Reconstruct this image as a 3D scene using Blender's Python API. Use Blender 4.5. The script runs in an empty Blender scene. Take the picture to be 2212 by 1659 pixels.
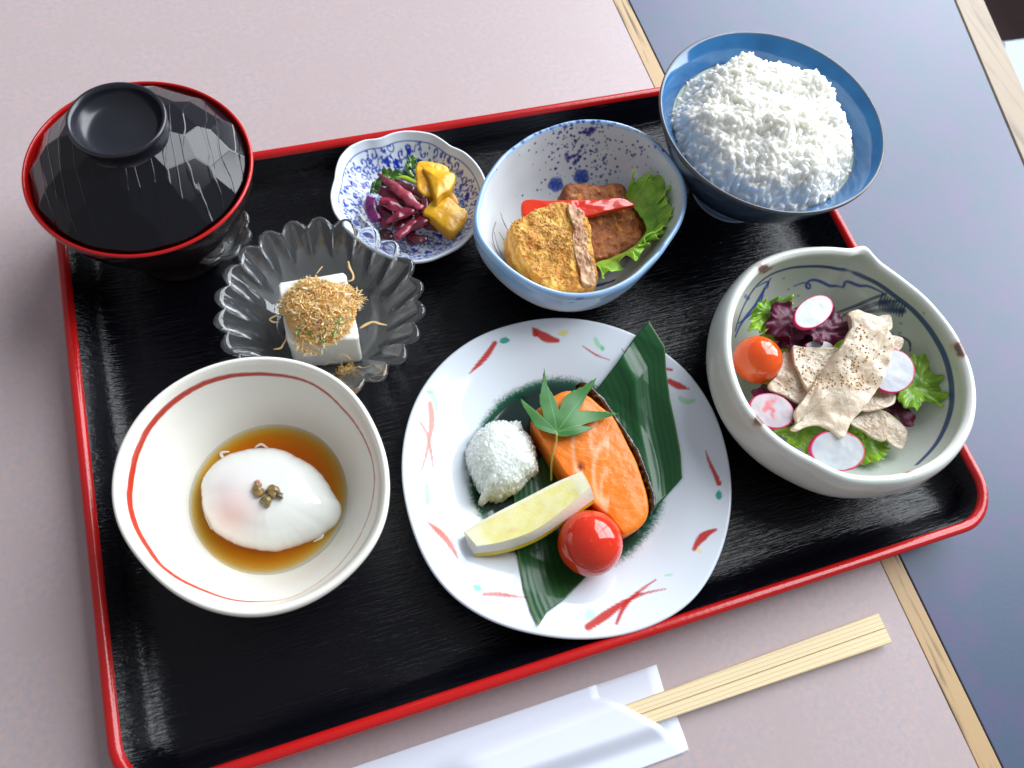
import bpy, math, random
import numpy as np
random.seed(7)
rng = np.random.default_rng(7)
sc = bpy.context.scene
COL = sc.collection
S = 0.01                                        # all lengths below are centimetres

# ------------------------------------------------------------------ camera
CP = np.array([-9.029126582942983, -14.818767899603147, 36.42327671602432])
CR = np.array([0.9493163489891875, -0.2937998169129563, 0.11171453407570772])
CU = np.array([0.22943899444813645, 0.8906346654884464, 0.3925909327237594])
CF = np.array([0.21483998084264286, 0.3470613205360066, -0.9129031834862534])
FPX = 1631.1923545892132                        # focal length in pixels of a 2212 px wide picture
from mathutils import Matrix, Vector
cd = bpy.data.cameras.new("camera")
cam = bpy.data.objects.new("camera", cd)
COL.objects.link(cam)
cam.matrix_world = Matrix(((CR[0], CU[0], -CF[0], CP[0]*S), (CR[1], CU[1], -CF[1], CP[1]*S),
                           (CR[2], CU[2], -CF[2], CP[2]*S), (0, 0, 0, 1)))
cd.sensor_width = 36
cd.lens = 36*FPX/2212
cd.clip_start = 0.01
cd.clip_end = 50
cd.dof.use_dof = True
cd.dof.focus_distance = 0.385
cd.dof.aperture_fstop = 13
sc.camera = cam

# ------------------------------------------------------------------ light
w = bpy.data.worlds.new("World")
sc.world = w
w.use_nodes = True
wn = w.node_tree
bg = wn.nodes["Background"]
bg.inputs[0].default_value = (0.90, 0.92, 1.0, 1)
bg.inputs[1].default_value = 0.30               # the dim room
def window_pane(y0, y1, z0, z1, x, power):
    """One pane of the tall window on the right-hand side of the table."""
    l = bpy.data.lights.new("window_light", 'AREA')
    l.shape = 'RECTANGLE'
    l.size = (y1-y0)*S
    l.size_y = (z1-z0)*S
    l.energy = power*(y1-y0)*(z1-z0)*S*S
    l.color = (0.90, 0.95, 1.0)
    o = bpy.data.objects.new("window_light", l)
    COL.objects.link(o)
    o.location = (x*S, (y0+y1)/2*S, (z0+z1)/2*S)
    o.rotation_euler = (math.radians(90), 0, math.radians(90))
WX = 150
for (y0, y1) in ((-22, 62), (70, 150), (158, 238)):
    for (z0, z1) in ((14, 128), (136, 245), (253, 345)):
        window_pane(y0, y1, z0, z1, WX, 28.0)
sc.view_settings.view_transform = 'Standard'
sc.view_settings.look = 'None'
sc.view_settings.exposure = 0.12
sc.view_settings.gamma = 1
sc.render.engine = 'CYCLES'
sc.cycles.max_bounces = 14
sc.cycles.transmission_bounces = 12
sc.cycles.transparent_max_bounces = 16
sc.cycles.use_denoising = True
sc.cycles.sample_clamp_indirect = 6

# ------------------------------------------------------------------ geometry helpers
def at(P, z):
    """Points of the picture (in 2212-px units) to the horizontal plane at height z."""
    P = np.atleast_2d(np.asarray(P, float))
    d = (P[:, :1]-1106)/FPX*CR-(P[:, 1:2]-829.5)/FPX*CU+CF
    z = np.broadcast_to(np.asarray(z, float), (len(P),))[:, None]
    t = (z-CP[2])/d[:, 2:]
    return CP+t*d
def at_plane(P, z0, gx=0, gy=0, ref=None):
    P = np.atleast_2d(np.asarray(P, float))
    o = at([ref if ref is not None else P.mean(0)], z0)[0]
    d = (P[:, :1]-1106)/FPX*CR-(P[:, 1:2]-829.5)/FPX*CU+CF
    n = np.array([-gx, -gy, 1.0])
    t = ((o-CP)@n)/(d@n)
    return CP+t[:, None]*d
def px(V):
    d = np.asarray(V)-CP
    q = d@CF
    return np.stack([1106+FPX*(d@CR)/q, 829.5-FPX*(d@CU)/q], -1)
ZONE = dict(miso=(.3126, 0, 115.2), glass=(.27783, 432, 432), pickle=(.22564, 691.2, 230.4), splat=(.27778, 979.3, 230.4),
            rice=(.2951, 1382.5, 28.8), salad=(.3472, 1497.7, 518.4), egg=(.3715, 201.6, 737.3), plate=(.4341, 852.5, 674),
            fish=(.27778, 979.3, 777.6), tofu=(.19095, 518.4, 547.2), sleeve=(.6615, 748.8, 1267.3), dish=(.13889, 345.6, 403.2))
def Z(k, L):
    s, ox, oy = ZONE[k]
    return [(a*s+ox, b*s+oy) for a, b in L]

def _hash(ix, iy, iz, seed):
    h = (ix*374761393+iy*668265263+iz*2147483647+seed*1274126177) & 0xffffffff
    h = ((h ^ (h >> 13))*1274126177) & 0xffffffff
    h = (h ^ (h >> 16)) & 0xffffff
    return h/float(0xffffff)*2-1
def noise(P, freq, seed=0):
    P = np.asarray(P, float)*freq+100.37
    i = np.floor(P).astype(np.int64)
    f = P-i
    f = f*f*(3-2*f)
    out = 0
    for a in (0, 1):
        for b in (0, 1):
            for c in (0, 1):
                wgt = (f[..., 0] if a else 1-f[..., 0])*(f[..., 1] if b else 1-f[..., 1])*(f[..., 2] if c else 1-f[..., 2])
                out = out+wgt*_hash(i[..., 0]+a, i[..., 1]+b, i[..., 2]+c, seed)
    return out
def fbm(P, freq, oct=3, seed=0, gain=.5):
    o, a = 0, 1
    for k in range(oct):
        o = o+a*noise(P, freq*2**k, seed+k*17)
        a *= gain
    return o
def sstep(a, b, x):
    t = np.clip((x-a)/(b-a+1e-12), 0, 1)
    return t*t*(3-2*t)
def catmull(P, step, closed=False):
    P = np.asarray(P, float)
    n = len(P)
    Q = []
    m = n if closed else n-1
    for i in range(m):
        if closed:
            p0, p1, p2, p3 = P[i-1], P[i], P[(i+1) % n], P[(i+2) % n]
        else:
            p0, p1, p2, p3 = P[max(i-1, 0)], P[i], P[i+1], P[min(i+2, n-1)]
        # centripetal form keeps corners from overshooting
        d1 = max(np.linalg.norm(p1-p0), 1e-6)**.5
        d2 = max(np.linalg.norm(p2-p1), 1e-6)**.5
        d3 = max(np.linalg.norm(p3-p2), 1e-6)**.5
        m1 = (p1-p0)/d1-(p2-p0)/(d1+d2)+(p2-p1)/d2 if d1 > 1e-2 else (p2-p1)/d2
        m2 = (p2-p1)/d2-(p3-p1)/(d2+d3)+(p3-p2)/d3 if d3 > 1e-2 else (p2-p1)/d2
        m1, m2 = m1*d2, m2*d2
        k = max(1, int(np.linalg.norm(p2-p1)/step))
        for j in range(k):
            t = j/k
            Q.append((2*t**3-3*t**2+1)*p1+(t**3-2*t**2+t)*m1+(-2*t**3+3*t**2)*p2+(t**3-t**2)*m2)
    if not closed:
        Q.append(P[-1])
    return np.array(Q)
def resample(P, n, closed=True):
    """n points at equal arc length along a polyline."""
    P = np.asarray(P, float)
    if closed:
        P = np.vstack([P, P[:1]])
    L = np.r_[0, np.cumsum(np.linalg.norm(np.diff(P, axis=0), axis=1))]
    t = np.linspace(0, L[-1], n+1)[:-1] if closed else np.linspace(0, L[-1], n)
    return np.stack([np.interp(t, L, P[:, k]) for k in range(P.shape[1])], -1)

class M:                                        # a mesh being put together
    def __init__(s):
        s.V, s.F, s.C, s.n = [], [], [], 0
    def add(s, V, F, C=None):
        V = np.asarray(V, float).reshape(-1, 3)
        s.V.append(V)
        s.F += [tuple(np.asarray(f)+s.n) for f in F] if len(F) and not isinstance(F, np.ndarray) else [tuple(f) for f in (F+s.n)]
        if C is None:
            C = np.ones((len(V), 3))
        C = np.broadcast_to(np.asarray(C, float), (len(V), 3))
        s.C.append(C)
        s.n += len(V)
    def grid(s, P, C=None, wrap=False, flip=False):
        nu, nv = P.shape[:2]
        I = np.arange(nu*nv).reshape(nu, nv)
        if wrap:
            J = np.roll(I, -1, 1)
            a, b, c, d = I[:-1], I[1:], J[1:], J[:-1]
        else:
            a, b, c, d = I[:-1, :-1], I[1:, :-1], I[1:, 1:], I[:-1, 1:]
        F = np.stack([a, b, c, d], -1).reshape(-1, 4)
        if flip:
            F = F[:, ::-1]
        s.add(P.reshape(-1, 3), F, None if C is None else np.asarray(C, float).reshape(-1, 3) if np.ndim(C) > 1 else C)
def build(name, m, mat, parent=None, origin=None, smooth=True, solid=0, loc=None):
    V = np.vstack(m.V)
    if parent is not None:
        origin = np.array(parent['_o'])
    elif origin is None:
        origin = np.array([(V[:, 0].min()+V[:, 0].max())/2, (V[:, 1].min()+V[:, 1].max())/2, V[:, 2].min()])
    me = bpy.data.meshes.new(name)
    L = ((V-origin)*S).astype(np.float32)
    nf = len(m.F)
    lens = np.array([len(f) for f in m.F])
    idx = np.concatenate([np.asarray(f) for f in m.F]) if len(set(lens.tolist())) > 1 else np.array(m.F).ravel()
    me.vertices.add(len(L))
    me.vertices.foreach_set("co", L.ravel())
    me.loops.add(len(idx))
    me.loops.foreach_set("vertex_index", idx.astype(np.int32))
    me.polygons.add(nf)
    st = np.r_[0, np.cumsum(lens)[:-1]].astype(np.int32)
    me.polygons.foreach_set("loop_start", st)
    me.polygons.foreach_set("use_smooth", np.full(nf, smooth))
    me.update(calc_edges=True)
    ca = me.color_attributes.new("Col", 'FLOAT_COLOR', 'POINT')
    C = np.vstack(m.C)
    ca.data.foreach_set("color", np.c_[np.clip(C, 0, 1), np.ones(len(C))].astype(np.float32).ravel())
    me.materials.append(mat)
    o = bpy.data.objects.new(name, me)
    COL.objects.link(o)
    if parent is not None:
        o.parent = parent
        if '_o' not in o:
            o['_o'] = [float(v) for v in origin]
    else:
        o.location = origin*S
        o['_o'] = [float(v) for v in origin]
    if solid:
        md = o.modifiers.new("thickness", 'SOLIDIFY')
        md.thickness = solid*S
        md.offset = 0
    return o
def tag(o, label, cat, group=None):
    o['label'] = label
    o['category'] = cat
    if group:
        o['group'] = group
    return o
def thing(name, label, cat, loc, group=None):
    o = bpy.data.objects.new(name, None)
    o.empty_display_size = .01
    COL.objects.link(o)
    o.location = np.array(loc, float)*S
    o['_o'] = [float(v) for v in loc]
    return tag(o, label, cat, group)

# ------------------------------------------------------------------ materials
def mat(name, col=None, rough=.5, spec=.5, coat=0, sss=0, sssr=(1, .6, .4), sscale=.3, ior=None, bump=(), metal=0, jitter=None, sheen=0, trans=0):
    """Principled material. col None = painted colours held by the mesh. bump = list of (scale per cm, strength, stretch)."""
    m = bpy.data.materials.new(name)
    m.use_nodes = True
    nt = m.node_tree
    N, Lk = nt.nodes, nt.links
    p = N["Principled BSDF"]
    p.inputs["Roughness"].default_value = rough
    p.inputs["Specular IOR Level"].default_value = spec
    p.inputs["Metallic"].default_value = metal
    if ior:
        p.inputs["IOR"].default_value = ior
    if coat:
        p.inputs["Coat Weight"].default_value = coat
        p.inputs["Coat Roughness"].default_value = .04
    if sss:
        p.inputs["Subsurface Weight"].default_value = sss
        p.inputs["Subsurface Radius"].default_value = sssr
        p.inputs["Subsurface Scale"].default_value = sscale*S
    if trans:
        p.inputs["Transmission Weight"].default_value = trans
    tc = N.new("ShaderNodeTexCoord")
    if col is None:
        a = N.new("ShaderNodeVertexColor")
        a.layer_name = "Col"
        src = a.outputs["Color"]
    else:
        p.inputs["Base Color"].default_value = (*col, 1)
        src = None
    if jitter:
        sc_, amt = jitter
        t = N.new("ShaderNodeTexNoise")
        t.inputs["Scale"].default_value = sc_*100
        t.inputs["Detail"].default_value = 5
        Lk.new(tc.outputs["Object"], t.inputs["Vector"])
        mr = N.new("ShaderNodeMapRange")
        mr.inputs[1].default_value = .3
        mr.inputs[2].default_value = .7
        mr.inputs[3].default_value = 1-amt
        mr.inputs[4].default_value = 1+amt
        Lk.new(t.outputs["Fac"], mr.inputs[0])
        mx = N.new("ShaderNodeVectorMath")
        mx.operation = 'SCALE'
        if src is None:
            rgb = N.new("ShaderNodeRGB")
            rgb.outputs[0].default_value = (*col, 1)
            src = rgb.outputs[0]
        Lk.new(src, mx.inputs[0])
        Lk.new(mr.outputs[0], mx.inputs["Scale"])
        src = mx.outputs[0]
    if src is not None:
        Lk.new(src, p.inputs["Base Color"])
    prev = None
    for scl, strength, st in bump:
        mp = N.new("ShaderNodeMapping")
        mp.inputs["Scale"].default_value = st
        Lk.new(tc.outputs["Object"], mp.inputs["Vector"])
        t = N.new("ShaderNodeTexNoise")
        t.inputs["Scale"].default_value = scl*100
        t.inputs["Detail"].default_value = 4
        Lk.new(mp.outputs[0], t.inputs["Vector"])
        b = N.new("ShaderNodeBump")
        b.inputs["Strength"].default_value = strength
        b.inputs["Distance"].default_value = S*.035
        Lk.new(t.outputs["Fac"], b.inputs["Height"])
        if prev:
            Lk.new(prev.outputs[0], b.inputs["Normal"])
        prev = b
    if prev:
        Lk.new(prev.outputs[0], p.inputs["Normal"])
    return m
def translucent(m, fac):
    """Let part of the light through the thin or small pieces of a material."""
    nt = m.node_tree
    p = nt.nodes["Principled BSDF"]
    o = [n for n in nt.nodes if n.type == 'OUTPUT_MATERIAL'][0]
    t = nt.nodes.new("ShaderNodeBsdfTranslucent")
    x = nt.nodes.new("ShaderNodeMixShader")
    x.inputs[0].default_value = fac
    if p.inputs["Base Color"].is_linked:
        nt.links.new(p.inputs["Base Color"].links[0].from_socket, t.inputs["Color"])
    nt.links.new(p.outputs[0], x.inputs[1])
    nt.links.new(t.outputs[0], x.inputs[2])
    nt.links.new(x.outputs[0], o.inputs["Surface"])
    return m
PAINTED = mat("glazed_porcelain", None, rough=.09, spec=.5, bump=((.6, .12, (1, 1, 1)),))
CELADON = mat("celadon_glaze", None, rough=.13, bump=((1.0, .25, (1, 1, 1)), (9, .04, (1, 1, 1))))
WHITEGLAZE = mat("cream_white_glaze", None, rough=.1, sss=.12, sscale=.15, bump=((.8, .1, (1, 1, 1)),))
LEAFY = mat("fresh_leaf", None, rough=.32, sss=.25, sssr=(.5, 1, .2), sscale=.08, bump=((3, .5, (1, 1, 1)), (12, .2, (1, 1, 1))))
SMOOTHLEAF = mat("waxy_leaf", None, rough=.4, spec=.45)
RED_LACQUER = mat("red_lacquer", (.45, .006, .006), rough=.2, spec=.5, bump=((4, .25, (1, 1, 1)),))

# ------------------------------------------------------------------ painting of glazed surfaces
_pc = {}
def pin(P, pts, mask, dense=True):
    """3D points of the surface (vertices P under mask) along a measured line."""
    key = (id(P), int(mask.sum()))
    if key not in _pc:
        if len(_pc) > 6:
            _pc.clear()
        _pc[key] = (P[mask], px(P[mask]), P)
    W, q, _ = _pc[key]
    if dense and len(pts) > 1:
        pts = catmull(pts, 7)
    L = np.array([W[np.argmin(((q-np.array(a))**2).sum(1))] for a in pts])
    if dense and len(L) > 4:
        for _ in range(6):
            L[1:-1] = .25*L[:-2]+.5*L[1:-1]+.25*L[2:]
    return L
def stroke(C, P, line, rad, col, soft=.35, alpha=1.0, step=.06, ragged=0, mask=None):
    """Paint a brush stroke of tapering radius along a polyline on the surface."""
    line = np.asarray(line, float)
    rad = np.broadcast_to(np.asarray(rad, float), (len(line),)) if np.ndim(rad) == 0 else np.interp(np.linspace(0, 1, len(line)), np.linspace(0, 1, len(rad)), rad)
    Q = catmull(np.c_[line, rad], step)
    A, Rr = Q[:, :3], Q[:, 3]
    lo, hi = A.min(0)-Rr.max()*2, A.max(0)+Rr.max()*2
    sel = np.where(((P > lo) & (P < hi)).all(1) & (True if mask is None else mask))[0]
    if not len(sel):
        return
    W = P[sel]
    best = np.full(len(sel), 9e9)
    for a, r in zip(A, Rr):
        d = np.sqrt(((W-a)**2).sum(1))-r
        best = np.minimum(best, d)
    if ragged:
        best = best+ragged*noise(W, 6, 3)
    s = max(soft*Rr.mean(), .035)
    m = (1-sstep(-s, s*.8, best))[:, None]*alpha
    C[sel] = C[sel]*(1-m)+np.array(col)*m

def lathe(cx, cy, prof, nseg, K=None, step=.12, Kfun=None, dz=None):
    Q = catmull(np.array(prof, float), step)
    th = np.linspace(0, 2*np.pi, nseg, endpoint=False)
    r = Q[:, :1]*np.ones((1, nseg))
    if K is not None:
        wgt = np.array([Kfun(z) for z in Q[:, 1]])[:, None] if Kfun else np.ones((len(Q), 1))
        r = r*(1+(K[None]-1)*wgt)
    P = np.stack([cx+r*np.cos(th), cy+r*np.sin(th), Q[:, 1:2]+0*r], -1)
    if dz is not None:
        P[..., 2] += dz(Q, th)
    return P, Q, th
def outline_K(pts2, cx, cy, r0, nseg, smooth=3):
    """Radius multiplier round (cx, cy) from measured points of a rim."""
    d = np.asarray(pts2)[:, :2]-[cx, cy]
    a = np.mod(np.arctan2(d[:, 1], d[:, 0]), 2*np.pi)
    r = np.hypot(d[:, 0], d[:, 1])/r0
    o = np.argsort(a)
    a, r = a[o], r[o]
    A = np.r_[a-2*np.pi, a, a+2*np.pi]
    Rr = np.r_[r, r, r]
    th = np.linspace(0, 2*np.pi, nseg, endpoint=False)
    k = np.interp(th, A, Rr)
    w_ = max(1, int(nseg*smooth/100))
    ker = np.hanning(w_*2+3)
    ker /= ker.sum()
    kk = np.convolve(np.r_[k, k, k], ker, 'same')[nseg:2*nseg]
    return kk

def slab(outline, thick, bevel=.15, dome=0, nb=96, nr=14, seed=0, rough=0, rfreq=2, fine=0, ffreq=8, color=None, corner=False, wave=None, m=None, drop=None):
    """Closed solid lofted from a 3D outline: domed top, rounded edge, side, flat underside."""
    O = np.asarray(outline, float)
    O = resample(O if corner else catmull(O, .08, True), nb)
    c = O.mean(0)
    n = np.cross(O-c, np.roll(O, -1, 0)-c).sum(0)
    n /= np.linalg.norm(n)
    flip = n[2] < 0
    if flip:
        n = -n
        O = O[::-1]
    rad = np.linalg.norm(O-c, axis=1).mean()
    b = min(bevel, thick*.5)
    ub = b/rad
    prof = [(u, 0.0) for u in np.linspace(0.001, 1-ub, nr)]
    prof += [(1-ub+ub*math.sin(a), -b*(1-math.cos(a))) for a in np.linspace(.3, math.pi/2, 5)]
    k = max(2, int((thick-b)/.25))
    prof += [(1, -b-(thick-b-b*.6)*i/k) for i in range(1, k+1)]
    prof += [(1-ub*.6, -thick), (.6, -thick), (.001, -thick)]
    U = np.array([q[0] for q in prof])
    H = np.array([q[1] for q in prof])
    P = c+(O-c)[None]*U[:, None, None]+n*(H+dome*(1-np.clip(U, 0, 1)**2)*(H > -b-1e-6)+dome*0)[:, None, None]
    if wave is not None:
        P = wave(P, U)
    if rough:
        P = P+n*(rough*fbm(P, rfreq, 3, seed))[..., None]
        P = P+(O-c)[None]/rad*(rough*.6*fbm(P+7, rfreq, 3, seed+5)*np.clip(U, 0, 1)[:, None])[..., None]
    if fine:
        P = P+n*(fine*fbm(P, ffreq, 2, seed+9))[..., None]
    C = color(P, U, H) if callable(color) else (np.broadcast_to(np.array(color if color is not None else (1, 1, 1)), P.shape))
    m = m or M()
    m.grid(P, np.array(C).reshape(-1, 3), wrap=True)
    return m
def tube(path, rad, nv=10, flat=1.0, m=None, color=None, rough=0, seed=0, step=.1, caps=True, up=(0, 0, 1)):
    """Round or flattened rod along a path; rad may vary along it."""
    path = np.asarray(path, float)
    rad = np.interp(np.linspace(0, 1, len(path)), np.linspace(0, 1, np.size(rad)), np.atleast_1d(rad))
    Q = catmull(np.c_[path, rad], step)
    A, R_ = Q[:, :3], Q[:, 3]
    T = np.gradient(A, axis=0)
    T /= np.linalg.norm(T, axis=1)[:, None]+1e-9
    s = np.cross(T, np.array(up, float))
    s /= np.linalg.norm(s, axis=1)[:, None]+1e-9
    u = np.cross(s, T)
    if caps:
        A = np.vstack([A[:1]-T[:1]*R_[0]*.3, A, A[-1:]+T[-1:]*R_[-1]*.3])
        R_ = np.r_[.001, R_, .001]
        s = np.vstack([s[:1], s, s[-1:]])
        u = np.vstack([u[:1], u, u[-1:]])
    a = np.linspace(0, 2*np.pi, nv, endpoint=False)
    P = A[:, None]+R_[:, None, None]*(s[:, None]*np.cos(a)[None, :, None]+flat*u[:, None]*np.sin(a)[None, :, None])
    if rough:
        P = P+rough*np.stack([noise(P, 3, seed), noise(P, 3, seed+1), noise(P, 3, seed+2)], -1)*(R_[:, None, None] > .01)
    m = m or M()
    C = color(P, None, None) if callable(color) else np.broadcast_to(np.array(color if color is not None else (1, 1, 1)), P.shape)
    m.grid(P, C, wrap=True, flip=True)
    return m
def leafpatch(outline, frill=.2, ffreq=9, cup=.2, seed=0, nb=140, nr=16, crumple=.12, color=None, m=None, edge=.08, wobble=.05, corner=False):
    """A star-shaped leafy sheet with a frilled edge."""
    O = np.asarray(outline, float)
    O = resample(O if corner else catmull(O, .08, True), nb)
    c = O.mean(0)
    n = np.cross(O-c, np.roll(O, -1, 0)-c).sum(0)
    n /= np.linalg.norm(n)
    if n[2] < 0:
        n = -n
        O = O[::-1]
    th = np.linspace(0, 2*np.pi, nb, endpoint=False)
    rg = np.random.default_rng(seed)
    ph = rg.uniform(0, 6, 4)
    f = np.sin(ffreq*th+ph[0]+1.3*np.sin(2*th+ph[1]))+.5*np.sin(ffreq*2.3*th+ph[2])
    f2 = np.cos(ffreq*2*th+ph[3])
    U = np.linspace(.001, 1, nr)
    P = c+(O-c)[None]*(U[:, None, None]*(1+wobble*(f2*0+1)[None, :, None]*0+wobble*f2[None, :, None]*U[:, None, None]**4))
    P = P+n*(frill*1.3*f[None]*U[:, None]**4+cup*U[:, None]**2-cup*.5)[..., None]
    P = P+n*(crumple*fbm(P, .95, 3, seed))[..., None]
    C = color(P, U, th) if callable(color) else np.broadcast_to(np.array(color), P.shape)
    m = m or M()
    m.grid(P, C, wrap=True)
    return m
def heap_mesh(cx, cy, R, res, base, gr, color, keep, soften=1):
    """One watertight skin over thousands of small grains lying on a heap, so that light can travel through it.
    gr: rows of x, y, z, dx, dy, dz, half length, half width."""
    n = int(2*R/res)+1
    ax = np.linspace(-R, R, n)
    X, Y = np.meshgrid(ax, ax, indexing='ij')
    H = base(X, Y)
    Tn = np.zeros_like(H)
    for k, (x, y, z, dx, dy, dz, a, b) in enumerate(gr):
        e = a+.02
        i0, i1 = max(0, int((x-e+R)/res)), min(n, int((x+e+R)/res)+2)
        j0, j1 = max(0, int((y-e+R)/res)), min(n, int((y+e+R)/res)+2)
        if i1 <= i0 or j1 <= j0:
            continue
        u, v = X[i0:i1, j0:j1]-x, Y[i0:i1, j0:j1]-y
        # upper surface of an ellipsoid of half axes a (along d), b, b:  (p.d)^2 (1/a^2-1/b^2) + |p|^2/b^2 = 1
        q = 1/a**2-1/b**2
        s0 = u*dx+v*dy
        A = q*dz*dz+1/b**2
        B = 2*q*s0*dz
        Cc = q*s0*s0+(u*u+v*v)/b**2-1
        D = B*B-4*A*Cc
        w_ = np.where(D > 0, z+(-B+np.sqrt(np.maximum(D, 0)))/(2*A), -9)
        sub = H[i0:i1, j0:j1]
        m_ = w_ > sub
        sub[m_] = w_[m_]
        Tn[i0:i1, j0:j1][m_] = (k*.618) % 1
    for _ in range(soften):
        for ax_ in (0, 1):
            H = .25*np.roll(H, 1, ax_)+.5*H+.25*np.roll(H, -1, ax_)
    P = np.stack([cx+X, cy+Y, H], -1)
    C = color(P, Tn)
    I = np.arange(n*n).reshape(n, n)
    F = np.stack([I[:-1, :-1], I[1:, :-1], I[1:, 1:], I[:-1, 1:]], -1).reshape(-1, 4)
    kp = keep(X, Y, H)
    kf = (kp[:-1, :-1] & kp[1:, :-1] & kp[1:, 1:] & kp[:-1, 1:]).ravel()
    F = F[kf]
    used = np.unique(F)
    mp_ = np.full(n*n, -1)
    mp_[used] = np.arange(len(used))
    m = M()
    m.add(P.reshape(-1, 3)[used], mp_[F], C.reshape(-1, 3)[used])
    return m
def mixc(a, b, t):
    t = np.asarray(t)[..., None]
    return np.array(a)*(1-t)+np.array(b)*t

# ================================================================== THE TABLES AND WHAT LIES BEYOND
def box(m, x0, x1, y0, y1, z0, z1, C=None, far=None):
    V = np.array([(x, y, z) for z in (z0, z1) for (x, y) in ((x0, y0), (x1, y0), (x1, y1), (x0, y1))], float)
    if far is not None:
        V[far[0], 0] += far[1]
    m.add(V, [(3, 2, 1, 0), (4, 5, 6, 7), (0, 1, 5, 4), (1, 2, 6, 5), (2, 3, 7, 6), (3, 0, 4, 7)], C)
def prism(m, poly, z0, z1, bev=.08, C=None):
    """Extruded polygon with a small chamfer along its top edge."""
    P = np.asarray(poly, float)
    n = len(P)
    e = np.roll(P, -1, 0)-P
    nn = np.stack([e[:, 1], -e[:, 0]], -1)/np.linalg.norm(e, axis=1)[:, None]
    off = (nn+np.roll(nn, 1, 0))
    off /= (1+(nn*np.roll(nn, 1, 0)).sum(1))[:, None]
    I = P-off*bev
    V = np.vstack([np.c_[P, np.full(n, z0)], np.c_[P, np.full(n, z1-bev)], np.c_[I, np.full(n, z1)]])
    F = [tuple(range(n-1, -1, -1)), tuple(range(2*n, 3*n))]
    for k in range(2):
        for i in range(n):
            j = (i+1) % n
            F.append((k*n+i, k*n+j, (k+1)*n+j, (k+1)*n+i))
    m.add(V, F, C)
def speckle_mat(name, ca, cb, cc, rough, spec, scale, bumpst, coat=0):
    m = mat(name, ca, rough, spec, coat=coat, bump=((6, bumpst, (1, 1, 1)),))
    nt = m.node_tree
    N, Lk = nt.nodes, nt.links
    tc = N.new("ShaderNodeTexCoord")
    cols = None
    def tex(s, det):
        t = N.new("ShaderNodeTexNoise")
        t.inputs["Scale"].default_value = s*100
        t.inputs["Detail"].default_value = det
        t.inputs["Roughness"].default_value = .65
        Lk.new(tc.outputs["Object"], t.inputs["Vector"])
        return t
    def mix(a, b, fac, lo, hi):
        mr = N.new("ShaderNodeMapRange")
        mr.inputs[1].default_value = lo
        mr.inputs[2].default_value = hi
        Lk.new(fac, mr.inputs[0])
        x = N.new("ShaderNodeMix")
        x.data_type = 'RGBA'
        Lk.new(mr.outputs[0], x.inputs[0])
        for sck, v in ((6, a), (7, b)):
            if isinstance(v, tuple):
                x.inputs[sck].default_value = (*v, 1)
            else:
                Lk.new(v, x.inputs[sck])
        return x.outputs[2]
    s1 = mix(ca, cb, tex(scale, 6).outputs["Fac"], .4, .62)
    s2 = mix(s1, cc, tex(scale*.11, 3).outputs["Fac"], .42, .7)
    Lk.new(s2, N["Principled BSDF"].inputs["Base Color"])
    return m
PINK = speckle_mat("pink_laminate", (.50, .385, .37), (.405, .36, .39), (.45, .365, .365), .42, .45, 3.2, .12)
SLATE = speckle_mat("slate_laminate", (.075, .100, .165), (.060, .105, .160), (.105, .090, .185), .40, .38, 3, .10)
def wood_mat(name, light, dark, rough, axis_scale, ring=1.0, lo=.52, hi=.62):
    m = mat(name, light, rough, .35)
    nt = m.node_tree
    N, Lk = nt.nodes, nt.links
    tc = N.new("ShaderNodeTexCoord")
    mp = N.new("ShaderNodeMapping")
    mp.inputs["Scale"].default_value = axis_scale
    Lk.new(tc.outputs["Object"], mp.inputs["Vector"])
    t = N.new("ShaderNodeTexNoise")
    t.inputs["Scale"].default_value = 100*ring
    t.inputs["Detail"].default_value = 6
    t.inputs["Distortion"].default_value = .4
    Lk.new(mp.outputs[0], t.inputs["Vector"])
    cr = N.new("ShaderNodeValToRGB")
    cr.color_ramp.elements[0].position = lo
    cr.color_ramp.elements[0].color = (*light, 1)
    cr.color_ramp.elements[1].position = hi
    cr.color_ramp.elements[1].color = (*dark, 1)
    Lk.new(t.outputs["Fac"], cr.inputs[0])
    Lk.new(cr.outputs[0], N["Principled BSDF"].inputs["Base Color"])
    b = N.new("ShaderNodeBump")
    b.inputs["Strength"].default_value = .3
    b.inputs["Distance"].default_value = .0004
    b.invert = True
    Lk.new(t.outputs["Fac"], b.inputs["Height"])
    Lk.new(b.outputs[0], N["Principled BSDF"].inputs["Normal"])
    return m
EDGEWOOD = wood_mat("ash_edging", (.50, .34, .18), (.13, .085, .05), .45, (2.6, .16, 1), 1.0, .54, .66)
PALEWOOD = wood_mat("pale_edging", (.33, .25, .17), (.20, .15, .10), .5, (1.6, .12, 1), 1.0, .5, .72)

t = thing("dining_table", "pink speckled table with an oak edge strip, under the tray and chopsticks", "table", (-15, 0, 0))
m = M(); prism(m, [(-62, -48), (14.86, -48), (14.86, 70), (-62, 70)], -3, 0, .02)
build("tabletop", m, PINK, t, smooth=False)
m = M(); prism(m, [(14.87, -48), (16.02, -48), (15.90, 70), (14.87, 70)], -3, .012, .05)
build("wood_edging", m, EDGEWOOD, t, smooth=False)
t = thing("side_table", "dark slate blue table butted against the pink table on the right", "table", (27, 5, 0))
fx = lambda y: 36.29+.2237*y
m = M(); prism(m, [(16.08, -48), (fx(-48), -48), (fx(70), 70), (15.99, 70)], -3, -.01, .04)
build("tabletop", m, SLATE, t, smooth=False)
m = M(); prism(m, [(fx(-48)+.06, -48), (fx(-48)+2.55, -48), (fx(70)+2.55, 70), (fx(70)+.06, 70)], -3, .03, .08)
build("wood_edging", m, PALEWOOD, t, smooth=False)
m = M(); box(m, -250, 300, -250, 300, -74, -72)
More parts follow.
